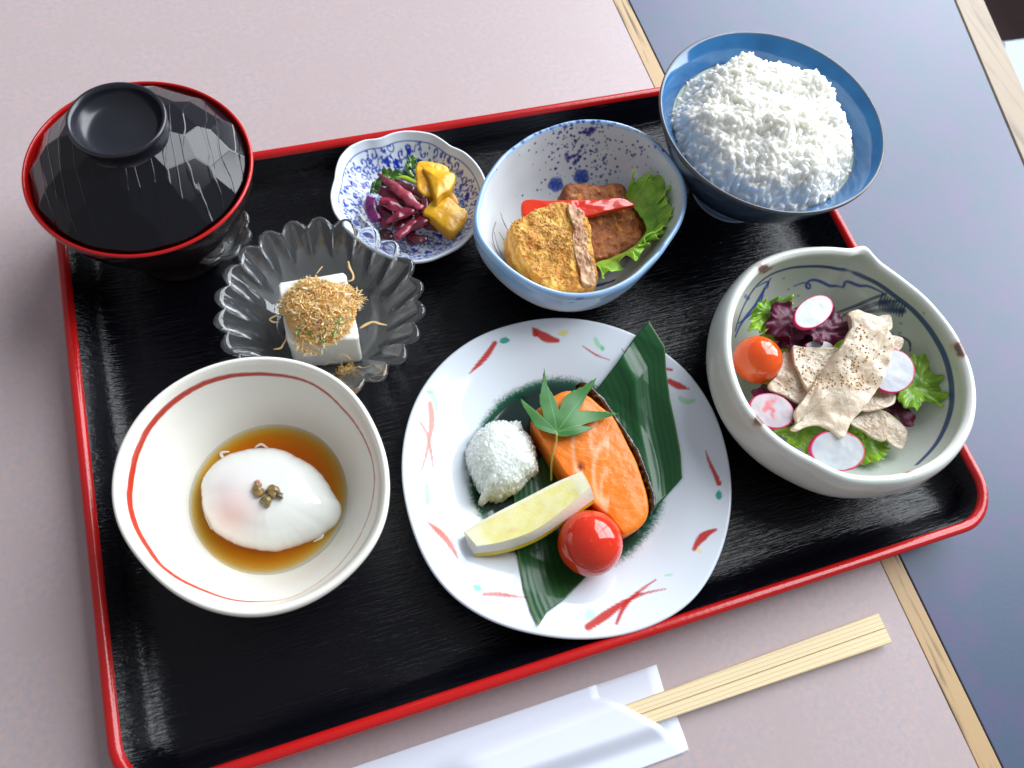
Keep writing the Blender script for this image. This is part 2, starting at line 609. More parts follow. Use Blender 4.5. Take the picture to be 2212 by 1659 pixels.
o = build("floor", m, mat("brown_floor", (.07, .035, .032), .6, jitter=(.05, .3)), smooth=False)
o['kind'] = 'structure'
p = at([(2150, 76), (2500, 30), (2500, 700), (2150, 700)], -36)
m = M(); prism(m, p[::-1, :2], -71.9, -36, 1.5)
tag(build("bench_seat", m, mat("pale_seat", (.40, .45, .55), .6, bump=((.3, .3, (1, 1, 1)),)), smooth=False), "pale blue white seat seen beyond the far edge of the slate table", "seat")

# ================================================================== THE TRAY
HX, HY = 21.0, 15.0
def rrect(d, Rc, n_arc=10, ns=24):
    """Rounded rectangle inset by d."""
    hx, hy = HX-d, HY-d
    r = max(Rc-d, .15)
    pts = []
    for cx, cy, a0 in ((hx-r, hy-r, 0), (-hx+r, hy-r, 90), (-hx+r, -hy+r, 180), (hx-r, -hy+r, 270)):
        for k in range(n_arc+1):
            a = math.radians(a0+90*k/n_arc)
            pts.append((cx+r*math.cos(a), cy+r*math.sin(a)))
    out = []
    N_ = n_arc+1
    for c in range(4):
        arc = pts[c*N_:(c+1)*N_]
        out += arc
        a, b = np.array(arc[-1]), np.array(pts[((c+1)*N_) % len(pts)])
        for k in range(1, ns):
            out.append(tuple(a+(b-a)*k/ns))
    return np.array(out)
RC = 2.5
tray = thing("serving_tray", "black wood grain lacquer tray with a red rim holding all the dishes", "tray", (0, 0, 0))
def loops(prof):
    return np.array([np.c_[rrect(d, RC), np.full(len(rrect(d, RC)), z)] for d, z in prof])
ml = M()
prof = [(.85, 1.72), (.95, 1.55), (1.08, 1.25), (1.25, .98), (1.5, .76), (1.85, .60), (2.3, .52), (2.8, .5)]
P = loops([(d-.32, z+.28) if k == 0 else (d, z) for k, (d, z) in enumerate(prof)])
ml.grid(P, None, wrap=True, flip=True)
last = rrect(2.8, RC)
ml.add(np.c_[last, np.full(len(last), .5)], [tuple(range(len(last)))])
ml.add(np.c_[rrect(1.3, RC), np.full(len(last), 0.02)], [tuple(range(len(last)-1, -1, -1))])
TRAYM = mat("black_grain_lacquer", (.002, .002, .004), rough=.2, spec=.36, ior=1.42)
nt = TRAYM.node_tree
tc = nt.nodes.new("ShaderNodeTexCoord")
prev = None
for scl, st, det, dist, stretch in ((1.0, .6, 4, 1.0, (.8, 8, 3)), (1.0, .16, 3, .6, (3, 5, 4))):
    mp = nt.nodes.new("ShaderNodeMapping")
    mp.inputs["Scale"].default_value = stretch
    nt.links.new(tc.outputs["Object"], mp.inputs["Vector"])
    tx = nt.nodes.new("ShaderNodeTexNoise")
    tx.inputs["Scale"].default_value = 100*scl
    tx.inputs["Detail"].default_value = det
    tx.inputs["Distortion"].default_value = dist
    nt.links.new(mp.outputs[0], tx.inputs["Vector"])
    b = nt.nodes.new("ShaderNodeBump")
    b.inputs["Strength"].default_value = st
    b.inputs["Distance"].default_value = .0007
    nt.links.new(tx.outputs["Fac"], b.inputs["Height"])
    if prev:
        nt.links.new(prev.outputs[0], b.inputs["Normal"])
    prev = b
nt.links.new(prev.outputs[0], nt.nodes["Principled BSDF"].inputs["Normal"])
build("tray_base", ml, TRAYM, tray)
mr = M()
prof = [(1.3, .02), (1.0, .1), (.75, .5), (.42, 1.2), (.14, 1.8), (.03, 2.02), (.02, 2.12), (.10, 2.2), (.22, 2.22), (.36, 2.2), (.47, 2.12), (.53, 2.0), (.56, 1.9)]
mr.grid(loops(prof), None, wrap=True, flip=True)
build("rim", mr, RED_LACQUER, tray)

# ================================================================== SOUP BOWL WITH LID
cx, cy = -15.44, 11.04
BLACKLAC = mat("black_lacquer", (.006, .006, .009), rough=.12, spec=.6, ior=1.5)
bowl = thing("soup_bowl", "dark lacquer soup bowl with a thin red rim, covered by a black lid", "bowl", (cx, cy, .5))
DARKRED = mat("dark_brown_lacquer", (.010, .005, .006), rough=.16, spec=.6)
P, Q, th = lathe(cx, cy, [(4.80, 7.0), (4.70, 6.6), (4.3, 5.6), (3.3, 3.6), (1.5, 2.1), (.02, 2.0)][::-1], 160)
m = M(); m.grid(P, None, wrap=True); build("inside_lining", m, RED_LACQUER, bowl)
P, Q, th = lathe(cx, cy, [(4.80, 7.0), (4.86, 7.06), (4.93, 7.05), (4.975, 6.98)], 160, step=.02)
m = M(); m.grid(P, None, wrap=True); build("rim", m, RED_LACQUER, bowl)
P, Q, th = lathe(cx, cy, [(4.975, 6.98), (4.95, 6.7), (4.75, 6.0), (4.2, 4.7), (3.4, 3.3), (2.7, 2.3), (2.3, 1.7), (2.2, 1.3)], 160)
m = M(); m.grid(P, None, wrap=True); build("bowl_wall", m, DARKRED, bowl)
P, Q, th = lathe(cx, cy, [(2.2, 1.35), (2.2, 1.0), (2.35, .6), (2.3, .5), (2.1, .5), (2.0, .9), (.02, 1.0)], 120)
m = M(); m.grid(P, None, wrap=True); build("foot", m, DARKRED, bowl)
# lid: a dome cut into flat facets
lid = thing("bowl_lid", "black faceted lid with a round ring knob sitting on the soup bowl", "lid", (cx, cy, 6.6))
def dome(r):
    return 6.75+2.65*(1-(r/4.75)**2.3)
fac = []
for rr, k, ph in ((2.15, 8, .2), (3.25, 11, .35), (4.25, 14, .1)):
    for i in range(k):
        a = ph+2*math.pi*i/k
        x, y, z = rr*math.cos(a), rr*math.sin(a), dome(rr)
        g = (dome(rr+.01)-dome(rr-.01))/.02
        fac.append((x, y, z, g*math.cos(a), g*math.sin(a)))
nth = 420
th = np.linspace(0, 2*np.pi, nth, endpoint=False)
rr = np.r_[np.linspace(1.5, 4.62, 110)]
X = rr[:, None]*np.cos(th)
Y = rr[:, None]*np.sin(th)
Zt = np.full(X.shape, 1e9)
for x, y, z, gx, gy in fac:
    Zt = np.minimum(Zt, z+gx*(X-x)+gy*(Y-y))
P = np.stack([cx+X, cy+Y, Zt], -1)
edge = P[-1:].copy()
under = [edge+[0, 0, -.12], (edge-[cx, cy, 0])*[.96, .96, 1]+[cx, cy, -.16]]
P = np.concatenate([P]+under)
LIDM = mat("black_lid_lacquer", (.005, .005, .008), rough=.13, spec=.36, ior=1.5)
nt = LIDM.node_tree
tc = nt.nodes.new("ShaderNodeTexCoord")
mp = nt.nodes.new("ShaderNodeMapping")
mp.inputs["Rotation"].default_value = (0, 0, math.radians(12))
mp.inputs["Scale"].default_value = (1, .12, .3)
nt.links.new(tc.outputs["Object"], mp.inputs["Vector"])
wv = nt.nodes.new("ShaderNodeTexWave")
wv.wave_profile = 'SIN'
wv.inputs["Scale"].default_value = 55
wv.inputs["Distortion"].default_value = 9
wv.inputs["Detail"].default_value = 3
wv.inputs["Detail Scale"].default_value = 1.5
nt.links.new(mp.outputs[0], wv.inputs["Vector"])
cr = nt.nodes.new("ShaderNodeValToRGB")
cr.color_ramp.elements[0].position = .90
cr.color_ramp.elements[1].position = .98
nt.links.new(wv.outputs["Fac"], cr.inputs[0])
b = nt.nodes.new("ShaderNodeBump")
b.inputs["Strength"].default_value = .4
b.inputs["Distance"].default_value = .0003
nt.links.new(cr.outputs[0], b.inputs["Height"])
nt.links.new(b.outputs[0], nt.nodes["Principled BSDF"].inputs["Normal"])
m = M(); m.grid(P, None, wrap=True); build("lid_dome", m, LIDM, lid)
P, Q, th = lathe(cx, cy, [(.02, 9.2), (1.0, 9.2), (1.45, 9.32), (1.7, 9.62), (1.82, 9.92), (1.90, 10.0), (1.98, 9.98), (2.0, 9.88), (1.96, 9.7), (1.88, 9.45), (1.9, 9.1), (2.05, 8.85), (2.3, 8.55)], 120, step=.06)
m = M(); m.grid(P, None, wrap=True); build("knob", m, mat("satin_black_lacquer", (.010, .011, .018), rough=.28, spec=.6), lid)

# ================================================================== GLASS DISHES
GLASS = mat("clear_glass", (.95, .98, 1.0), rough=.02, ior=1.55, trans=.974, bump=((.9, .5, (1, 1, 1)),))
gx_, gy_ = -9.04, 4.21
nseg = 660
th = np.linspace(0, 2*np.pi, nseg, endpoint=False)
nrib = 22
def ribs(th, n, ph):
    c = .5+.5*np.cos(n*(th-ph))
    return c**.8
def ribbed(cx, cy, inner, outer, rimr, n, ph, depth_in, depth_out, rimwave, nseg, zlo, zhi):
    th = np.linspace(0, 2*np.pi, nseg, endpoint=False)
    c = .5+.5*np.cos(n*(th-ph))
    tip = c**.48
    Qi = catmull(np.array(inner), .07)
    Qo = catmull(np.array(outer), .07)
    A = []
    for Q, amp in ((Qi, depth_in), (Qo, depth_out)):
        r = Q[:, 0][:, None]
        w_ = sstep(zlo, zhi, Q[:, 1])[:, None]
        rr = r*(1+amp*(tip[None]-.5)*2*w_*.5)
        zz = Q[:, 1][:, None]+rimwave*(tip[None]-.5)*w_**4
        A.append(np.stack([cx+rr*np.cos(th), cy+rr*np.sin(th), zz], -1))
    return np.concatenate(A)
ph0 = math.atan2(5.5, 1)
gp = ribbed(gx_, gy_, [(.02, 1.0), (1.9, 1.0), (2.5, 1.12), (3.05, 1.5), (3.7, 2.25), (4.25, 2.9), (4.5, 3.2), (4.58, 3.3)],
            [(4.72, 3.36), (4.86, 3.24), (4.80, 3.05), (4.35, 2.4), (3.9, 1.8), (3.3, 1.1), (2.8, .68), (2.45, .55), (2.0, .52), (.02, .62)], 4.6, nrib, ph0, .060, .095, .10, nseg, 1.05, 2.9)
m = M(); m.grid(gp, None, wrap=True)
tag(build("glass_bowl", m, GLASS, origin=np.array([gx_, gy_, .5])), "clear fluted glass bowl with a scalloped rim holding the tofu", "bowl")

# ================================================================== RICE BOWL
cx, cy = 16.1, 7.75
prof = [(.02, 1.75), (1.6, 1.85), (3.0, 2.7), (4.3, 4.2), (5.25, 5.75), (5.75, 6.45), (6.02, 6.75), (6.12, 6.84), (6.2, 6.80), (6.2, 6.68), (5.95, 6.1), (5.2, 4.6), (4.1, 3.0), (3.0, 1.95), (2.45, 1.6), (2.3, 1.4)]
P, Q, th = lathe(cx, cy, prof, 480, step=.07)
pk = np.argmax(Q[:, 1])
side = np.arange(len(Q))[:, None] <= pk
side = np.broadcast_to(side, P.shape[:2])
zz = P[..., 2]
C = np.zeros(P.shape)
pale = np.array((.50, .62, .58))
C[:] = pale
wob = .06*noise(P*[1, 1, 0], .7, 4)
band = sstep(5.62, 5.66, zz+wob)
blue = mixc((.020, .115, .29), (.030, .165, .38), .5+.5*fbm(P, .9, 3, 8))
C = np.where(side[..., None], C*(1-band[..., None])+blue*band[..., None], C)
ln = np.exp(-((zz+wob-5.60)/.055)**2)[..., None]*side[..., None]
C = C*(1-ln)+np.array((.008, .025, .18))*ln
outc = mixc((.06, .10, .16), (.03, .045, .07), .5+.5*fbm(P, 1.2, 3, 2))
paleout = mixc((.35, .5, .62), (.02, .08, .35), (np.sin(th*11)[None]*.5+.5+0*zz > .6)*1.0)
w_ = sstep(2.4, 3.0, zz)[..., None]
C = np.where(side[..., None], C, outc*w_+paleout*(1-w_))
rimb = sstep(6.76, 6.82, zz)[..., None]
C = C*(1-rimb)+np.array((.085, .075, .065))*rimb
rb = thing("rice_bowl", "blue banded porcelain bowl heaped with white rice, at the tray's far corner", "bowl", (cx, cy, .5))
m = M(); m.grid(P, C, wrap=True); build("bowl_wall", m, PAINTED, rb)
P, Q, th = lathe(cx, cy, [(2.3, 1.5), (2.3, 1.2), (2.4, .6), (2.35, .5), (2.15, .5), (2.1, 1.0), (.02, 1.1)], 140)
C = np.broadcast_to(np.array((.45, .55, .62)), P.shape).copy()
l_ = np.exp(-((P[..., 2]-.85)/.1)**2)[..., None]
C = C*(1-l_)+np.array((.02, .07, .35))*l_
m = M(); m.grid(P, C, wrap=True); build("foot", m, PAINTED, rb)
RICEM = mat("cooked_rice", None, rough=.3, spec=.45, sss=1, sssr=(1, .96, .82), sscale=.32)
def rice_top(x, y):
    """Height of the rice heap round the bowl's centre."""
    x, y = x+.12, y+.28
    r = np.hypot(x, y)
    q = np.stack([x+3, y-2, 0*x], -1)
    h = 6.45+1.25*(1-(r/5.2)**2)+.40*noise(q, .55, 5)+.46*noise(q, 1.1, 6)+.12*noise(q, 2.0, 7)
    h = h+.95*np.exp(-(((x+.2)/1.0)**2+((y-3.3)/.9)**2))+.55*np.exp(-(((x-3.1)/.9)**2+((y-1.6)/1.0)**2))+.3*np.exp(-(((x+3.3)/.9)**2+((y-.3)/1.)**2))
    return h+.1-1.4*sstep(3.5, 5.25, r)
NG = 2500
gr = np.sqrt(rng.uniform(0, 1, NG))*4.95
ga = rng.uniform(0, 2*np.pi, NG)
gr = gr*1.03
gxx, gyy = gr*np.cos(ga), gr*np.sin(ga)
# clumps share a direction
fa = noise(np.stack([gxx, gyy, 0*gxx], -1), 1.2, 31)*4+rng.normal(0, .75, NG)
gz = rice_top(gxx, gyy)-.05+rng.uniform(-.12, .08, NG)+.10*(noise(np.stack([gxx, gyy, 0*gxx], -1), 2.2, 33))
tl = rng.normal(0, .34, NG)
up = rng.random(NG) < .10
tl[up] += rng.choice([-1, 1], up.sum())*rng.uniform(.5, 1.1, up.sum())
dirs = np.stack([np.cos(fa)*np.cos(tl), np.sin(fa)*np.cos(tl), np.sin(tl)], -1)
ln_ = rng.uniform(.30, .40, NG)
wd = rng.uniform(.112, .145, NG)
G = np.c_[gxx, gyy, gz, dirs, ln_, wd]
m = heap_mesh(cx, cy, 5.4, .024, lambda X, Y: rice_top(X, Y)-.17, G,
              lambda P, T: mixc((.93, .93, .90), (.82, .81, .72), T), lambda X, Y, H: (np.hypot(X, Y) < 5.45) & (H > np.interp(np.hypot(X, Y), [0, 1.6, 3.0, 4.3, 5.25, 5.75], [1.75, 1.85, 2.7, 4.2, 5.75, 6.45])-.12), soften=1)
o = tag(build("cooked_rice", m, RICEM, origin=np.array([cx, cy, 2.0])), "heaped white cooked rice filling the blue banded bowl", "rice")
o['kind'] = 'stuff'

# ================================================================== SPLATTERED OVAL BOWL
inn = at(Z('splat', [(200, 900), (230, 720), (330, 500), (520, 310), (760, 185), (1050, 125), (1280, 150), (1480, 230), (1660, 400), (1760, 560), (1780, 720), (1740, 880), (1650, 1020), (1500, 1200), (1300, 1360), (1100, 1430), (900, 1440), (700, 1390), (500, 1280), (330, 1130), (230, 1000)]), 5.2)
cx, cy = 4.85, 5.87
NS = 520
K = outline_K(inn, cx, cy, 5.25, NS, 3)
prof = [(.02, 1.0), (1.6, 1.02), (2.9, 1.35), (4.1, 2.4), (4.85, 3.7), (5.18, 4.8), (5.26, 5.12), (5.36, 5.24), (5.48, 5.20), (5.56, 5.02), (5.52, 4.6), (5.42, 3.9), (5.0, 2.7), (4.1, 1.6), (3.2, 1.05), (2.9, .75), (2.85, .5), (2.6, .5), (2.5, .75), (.02, .8)]
NS = 760
K = outline_K(inn, cx, cy, 5.25, NS, 3)
P, Q, th = lathe(cx, cy, prof, NS, K, step=.045, Kfun=lambda z: .55+.45*sstep(.5, 3.5, z))
pk = int(np.argmax(Q[:, 1]))
shp = P.shape
inner = np.broadcast_to(np.arange(len(Q))[:, None] <= pk, shp[:2]).ravel()
Pf = P.reshape(-1, 3)
C = np.broadcast_to(np.array((.70, .75, .80)), (len(Pf), 3)).copy()
q1 = np.broadcast_to(np.arange(len(Q))[:, None], shp[:2]).ravel()
# blue wash over the rim and outside
rimw = sstep(5.0, 5.16, Pf[:, 2])*(.55+.45*(noise(Pf, .5, 3) > -.5))
wash = mixc((.18, .38, .72), (.40, .60, .85), .5+.5*fbm(Pf, .6, 2, 4))
outw = (~inner)*sstep(3.2, 4.4, Pf[:, 2])
k_ = np.clip(rimw*.8+outw*.9, 0, 1)[:, None]
C = C*(1-k_)+wash*k_
# dark part of the rim on the far right side
DB = (.012, .03, .25)
rs = np.random.default_rng(5)
pts = []
for _ in range(260):
    u = rs.normal(0, 1, 2)
    pts.append(((1000+u[0]*210+u[1]*20, 300+u[1]*150), abs(rs.normal(0, .035))+.03))
for _ in range(60):
    pts.append(((rs.uniform(450, 1700), rs.uniform(160, 700)), abs(rs.normal(0, .03))+.025))
for _ in range(12):
    pts.append(((rs.normal(1040, 32), rs.normal(190, 28)), rs.uniform(.08, .17)))
for _ in range(10):
    pts.append(((rs.normal(940, 34), rs.normal(385, 28)), rs.uniform(.07, .15)))
for _ in range(8):
    pts.append(((rs.normal(1460, 30), rs.normal(340, 30)), rs.uniform(.04, .08)))
pp = pin(Pf, Z('splat', [a for a, b in pts]), inner, False)
for q, (a, r) in zip(pp, pts):
    stroke(C, Pf, [q, q+[.01, 0, 0]], r, DB, alpha=.85, soft=.5, ragged=.02)
for c0 in ((795, 605), (995, 545)):
    for k in range(5):
        a = 2*math.pi*k/5+.4
        q = pin(Pf, Z('splat', [(c0[0]+34*math.cos(a), c0[1]+30*math.sin(a))]), inner)[0]
        stroke(C, Pf, [q, q+[.01, 0, 0]], .24, (.02, .07, .40), alpha=.85)
for L in ([(370, 830), (400, 920), (450, 1000)], [(320, 980), (350, 1100), (420, 1220)], [(360, 980), (420, 1080), (380, 1000), (470, 1040)], [(300, 1060), (380, 1200)], [(330, 900), (300, 1000), (360, 1160), (460, 1230)], [(390, 1190), (430, 1210), (410, 1240)]):
    stroke(C, Pf, pin(Pf, Z('splat', L), inner), [.035, .055, .03], (.02, .04, .2))
stroke(C, Pf, pin(Pf, Z('splat', [(430, 1180), (520, 1260), (600, 1330), (740, 1385)]), inner), [.15, .45, .4, .2], (.015, .05, .38), ragged=.1)
stroke(C, Pf, pin(Pf, Z('splat', [(1130, 1390), (1250, 1350)]), inner), [.2, .12], (.02, .09, .40), ragged=.08)
outm = ~inner
for L in ([(960, 1500), (1000, 1490)], [(1080, 1440), (1110, 1435)], [(1640, 1080), (1600, 1130)], [(900, 1525), (930, 1520)], [(1500, 1200), (1520, 1180)]):
    stroke(C, Pf, pin(Pf, Z('splat', L), Pf[:, 2] > 4.4), .07, (.03, .12, .5), alpha=.6, ragged=.05)
m = M(); m.grid(P, C, wrap=True)
tag(build("oval_bowl", m, PAINTED, origin=np.array([cx, cy, .5])), "oval white bowl with blue spatter inside, holding a cutlet and lettuce", "bowl")

# ================================================================== LOBED PICKLE DISH
rim = at(Z('pickle', [(100, 850), (115, 770), (140, 690), (150, 600), (190, 480), (280, 380), (430, 315), (530, 308), (600, 290), (680, 255), (800, 230), (950, 235), (1080, 260), (1180, 320), (1250, 375), (1380, 430), (1480, 520), (1550, 620), (1600, 760), (1600, 900), (1570, 1030), (1450, 1230), (1350, 1330), (1200, 1410), (1050, 1470), (900, 1490), (740, 1460), (600, 1400), (480, 1350), (300, 1200), (190, 1090), (130, 1000)]), 2.8)
cx, cy = -3.15, 10.02
K = outline_K(rim, cx, cy, 4.2, NS, 1.4)
prof = [(.02, .95), (1.5, .97), (2.4, 1.15), (3.3, 1.8), (3.85, 2.45), (4.05, 2.72), (4.12, 2.82), (4.2, 2.80), (4.22, 2.70), (4.0, 2.3), (3.3, 1.4), (2.5, .9), (2.3, .7), (2.25, .5), (2.0, .5), (1.95, .75), (.02, .8)]
P, Q, th = lathe(cx, cy, prof, 640, outline_K(rim, cx, cy, 4.2, 640, 1.4), step=.05, Kfun=lambda z: .5+.5*sstep(.5, 2.2, z))
pk = int(np.argmax(Q[:, 1]))
inner = np.broadcast_to(np.arange(len(Q))[:, None] <= pk, P.shape[:2]).ravel()
Pf = P.reshape(-1, 3)
C = np.broadcast_to(np.array((.72, .78, .84)), (len(Pf), 3)).copy()
rq = np.broadcast_to(Q[:, :1], P.shape[:2]).ravel()
inw = inner & (rq < 3.80)
rs = np.random.default_rng(11)
BL = (.012, .05, .42)
cen = []
for _ in range(2600):
    a = rs.uniform(0, 2*math.pi)
    r = math.sqrt(rs.uniform(.12, .86))*4.0
    c_ = np.array([cx+r*math.cos(a), cy+r*math.sin(a)])
    if all(np.hypot(*(c_-d)) > .34 for d in cen):
        cen.append(c_)
flat = np.stack([Pf[:, 0], Pf[:, 1], 0*Pf[:, 0]], -1)
for k, c_ in enumerate(cen):
    a0 = rs.uniform(0, 6.28)
    dr = rs.choice([-1, 1])
    tt = np.linspace(0, 1, 9)
    rad = .04+.20*tt
    an = a0+dr*tt*rs.uniform(4, 6)
    L = np.stack([c_[0]+rad*np.cos(an), c_[1]+rad*np.sin(an), 0*tt], -1)
    stroke(C, flat, L, [.06, .045, .035], BL, mask=inw, step=.05, soft=.5, alpha=.95)
    for _ in range(3):
        q = np.array([c_[0]+rs.normal(0, .2), c_[1]+rs.normal(0, .2), 0])
        a = rs.uniform(0, 6.28)
        stroke(C, flat, [q, q+[.09*math.cos(a), .09*math.sin(a), 0]], [.055, .03], BL, mask=inw, soft=.5)
for k in range(30):                              # larger solid flowers
    a = 2*math.pi*k/30+rs.normal(0, .1)
    r = rs.uniform(1.9, 3.4)
    for j in range(4):
        b = rs.uniform(0, 6.28)
        q = np.array([cx+r*math.cos(a)+.10*math.cos(b), cy+r*math.sin(a)+.10*math.sin(b), 0])
        stroke(C, flat, [q, q+[.12*math.cos(b), .12*math.sin(b), 0]], [.11, .03], (.012, .035, .42), mask=inw, soft=.4)
lnm = (np.exp(-((rq-3.82)/.022)**2)*inner)[:, None]
C = C*(1-lnm)+np.array((.03, .08, .4))*lnm
m = M(); m.grid(P, C, wrap=True)
tag(build("pickle_dish", m, PAINTED, origin=np.array([cx, cy, .5])), "small lobed dish with a blue scroll pattern holding pickles", "dish")

# ================================================================== SALAD BOWL
sin_ = [(245, 580), (255, 480), (280, 400), (340, 290), (430, 190), (530, 140), (650, 105), (780, 92), (900, 95), (985, 105), (1040, 98), (1085, 112), (1130, 165), (1200, 215), (1300, 290), (1500, 480), (1640, 700), (1700, 950), (1680, 1120), (1550, 1320), (1380, 1420), (1150, 1460), (950, 1445), (750, 1350), (500, 1190), (350, 1020), (270, 830)]
inn = at(Z('salad', sin_), 5.3)
cx, cy = 14.61, -5.81
NS = 560
K = outline_K(inn, cx, cy, 5.86, NS, 1.2)
prof = [(.02, 1.0), (1.8, 1.02), (3.4, 1.35), (4.9, 2.3), (5.75, 3.6), (5.95, 4.5), (5.88, 5.1), (5.90, 5.28), (6.08, 5.42), (6.26, 5.38), (6.42, 5.12), (6.54, 4.6), (6.56, 3.9), (6.3, 3.0), (5.5, 1.8), (4.4, 1.1), (3.4, .85), (3.2, .5), (2.9, .5), (2.8, .8), (.02, .85)]
ql = at(Z('salad', [(1065, 80)]), 5.3)[0]
NS = 760
K = outline_K(inn, cx, cy, 5.86, NS, 1.2)
th = np.linspace(0, 2*np.pi, NS, endpoint=False)
da = np.angle(np.exp(1j*(th-math.atan2(ql[1]-cy, ql[0]-cx))))
K = K*(1+.038*np.exp(-(da/.085)**2))
P, Q, th = lathe(cx, cy, prof, NS, K, step=.05, Kfun=lambda z: .35+.65*sstep(2.2, 5.0, z))
pk = int(np.argmax(Q[:, 1]))
inner = np.broadcast_to(np.arange(len(Q))[:, None] <= pk, P.shape[:2]).ravel()
# dip of the pouring lip
ql = at(Z('salad', [(1065, 80)]), 5.3)[0]
dl = np.exp(-(((P[..., 0]-ql[0])**2+(P[..., 1]-ql[1])**2)/.55**2))*sstep(3.5, 5.2, P[..., 2])
P[..., 2] -= .16*dl
Pf = P.reshape(-1, 3)
g = fbm(Pf, .35, 3, 6)
C = mixc((.64, .70, .63), (.74, .77, .72), .5+.5*g)
ir = (.5+.5*noise(Pf, 14, 3) > .93)[:, None]*.35
C = C*(1-ir)+np.array((.2, .2, .16))*ir
C = C.copy()
INK = (.015, .035, .16)
BLU = (.012, .06, .40)
def sal(L, r, col=BLU, alpha=.9, msk=None, **k):
    r = np.array(r)*1.6
    stroke(C, Pf, pin(Pf, Z('salad', L), inner if msk is None else msk), r, col, alpha=alpha, **k)
sal([(262, 560), (300, 440), (380, 300), (480, 215), (620, 172), (750, 163), (900, 178), (1010, 208), (1130, 262), (1250, 345), (1400, 470), (1500, 600), (1570, 740), (1605, 900), (1600, 1060), (1540, 1220), (1470, 1320), (1390, 1395)], [.05, .06, .07, .10, .12, .11, .07], (.02, .055, .22))
sal([(625, 290), (670, 270), (720, 250), (742, 290), (725, 330), (690, 310), (690, 260), (740, 240), (800, 260), (860, 300), (880, 300), (860, 270), (900, 290), (950, 315), (935, 270), (925, 240), (990, 270), (1060, 300), (1050, 275), (1110, 295), (1180, 330)], [.03, .05, .06, .05, .06, .04])
for k in range(9):
    x = 1180+k*17
    sal([(x, 335+k*9), (x-30+k*2, 385+k*7), (x-20, 430+k*6)], [.03, .06, .03], INK, .8)
sal([(900, 450), (1000, 415), (1100, 370), (1200, 335)], [.04, .07, .05], INK, .8)
sal([(930, 470), (1050, 430), (1180, 385), (1280, 380)], [.05, .10, .06], INK, .7)
sal([(1000, 470), (1120, 440), (1220, 440), (1310, 440)], [.05, .08, .09], INK, .7)
sal([(480, 240), (430, 330), (380, 420), (310, 500), (260, 600)], [.04, .09, .08, .04])
sal([(400, 290), (440, 270), (480, 240), (460, 300)], [.03, .05, .03])
sal([(440, 300), (420, 400), (350, 470), (280, 520)], [.03, .05, .03])
sal([(320, 350), (345, 365)], .07, BLU, .6)
sal([(1280, 600), (1340, 615), (1370, 640), (1330, 650), (1375, 670), (1350, 690)], [.04, .05, .03], INK)
for q in ((560, 240), (610, 350), (590, 310), (1430, 455), (1290, 520), (1280, 580), (1060, 1410), (650, 350)):
    sal([q, (q[0]+6, q[1])], .04, INK, .5)
def rustmark(pts_, r):
    q = pin(Pf, Z('salad', pts_), Pf[:, 2] > 4.55)
    stroke(C, Pf, q, r*1.35, (.42, .20, .05), soft=.6, ragged=.08, alpha=.85)
    stroke(C, Pf, q, r, (.10, .055, .05), soft=.3, ragged=.06, alpha=.9)
rustmark([(425, 180), (460, 185)], .24)
rustmark([(1650, 650), (1675, 690)], .26)
rustmark([(1310, 1450), (1350, 1440)], .27)
rustmark([(400, 1105), (440, 1165)], .22)
for (a, r, al) in (((195, 850), .09, .5), ((240, 950), .10, .5)):
    q = pin(Pf, Z('salad', [a]), ~inner)[0]
    stroke(C, Pf, [q, q+[0, 0, .25]], r, (.62, .72, .72), alpha=al)
m = M(); m.grid(P, C, wrap=True)
tag(build("salad_bowl", m, CELADON, origin=np.array([cx, cy, .5])), "thick pale green bowl with a pouring lip and brown rim marks, holding salad", "bowl")

# ================================================================== EGG BOWL
cx, cy = -13.14, -4.58
rim = at(Z('egg', [(92, 880), (950, 82), (1718, 850), (950, 1605), (350, 310), (1450, 230), (1500, 1350), (300, 1290), (150, 580), (620, 150), (1630, 500), (1690, 1100), (1250, 1530), (600, 1530), (140, 1080)]), 6.25)
NS = 560
r0 = 5.5
prof = [(.02, 1.55), (2.1, 1.65), (2.8, 2.15), (3.36, 2.95), (4.25, 4.4), (4.88, 5.55), (5.1, 6.1), (5.2, 6.22), (5.30, 6.22), (5.38, 6.08), (5.35, 5.7), (4.85, 4.4), (4.1, 3.0), (3.2, 1.8), (2.6, 1.3), (2.5, .5), (2.2, .5), (2.15, 1.1), (.02, 1.2)]
P, Q, th = lathe(cx, cy, prof, 760, outline_K(rim, cx, cy, 5.39, 760, 6), step=.05, Kfun=lambda z: .7*sstep(1.5, 6.0, z)+.1)
pk = int(np.argmax(Q[:, 1]))
inner = np.broadcast_to(np.arange(len(Q))[:, None] <= pk, P.shape[:2]).ravel()
Pf = P.reshape(-1, 3)
C = np.broadcast_to(np.array((.79, .78, .71)), (len(Pf), 3)).copy()
line = pin(Pf, Z('egg', [(1050, 1510), (870, 1512), (760, 1490), (600, 1430), (480, 1370), (380, 1290), (300, 1170), (250, 1080), (218, 980), (210, 900), (225, 760), (262, 620), (350, 470), (480, 340), (600, 265), (760, 208), (900, 192), (1040, 193), (1180, 215), (1300, 262), (1430, 370), (1530, 490), (1590, 600), (1628, 720), (1632, 850), (1610, 980), (1560, 1110), (1500, 1210), (1400, 1330), (1250, 1440), (1150, 1490), (1050, 1510)]), inner)
stroke(C, Pf, line, [.05, .09, .13, .16, .17, .17, .16, .15, .14, .11, .09, .075, .065, .055, .05, .045, .04, .035], (.42, .022, .004), soft=.3, ragged=.012)
m = M(); m.grid(P, C, wrap=True)
tag(build("egg_bowl", m, WHITEGLAZE, origin=np.array([cx, cy, .5])), "white bowl with an orange red brushed ring, holding an egg in broth", "bowl")
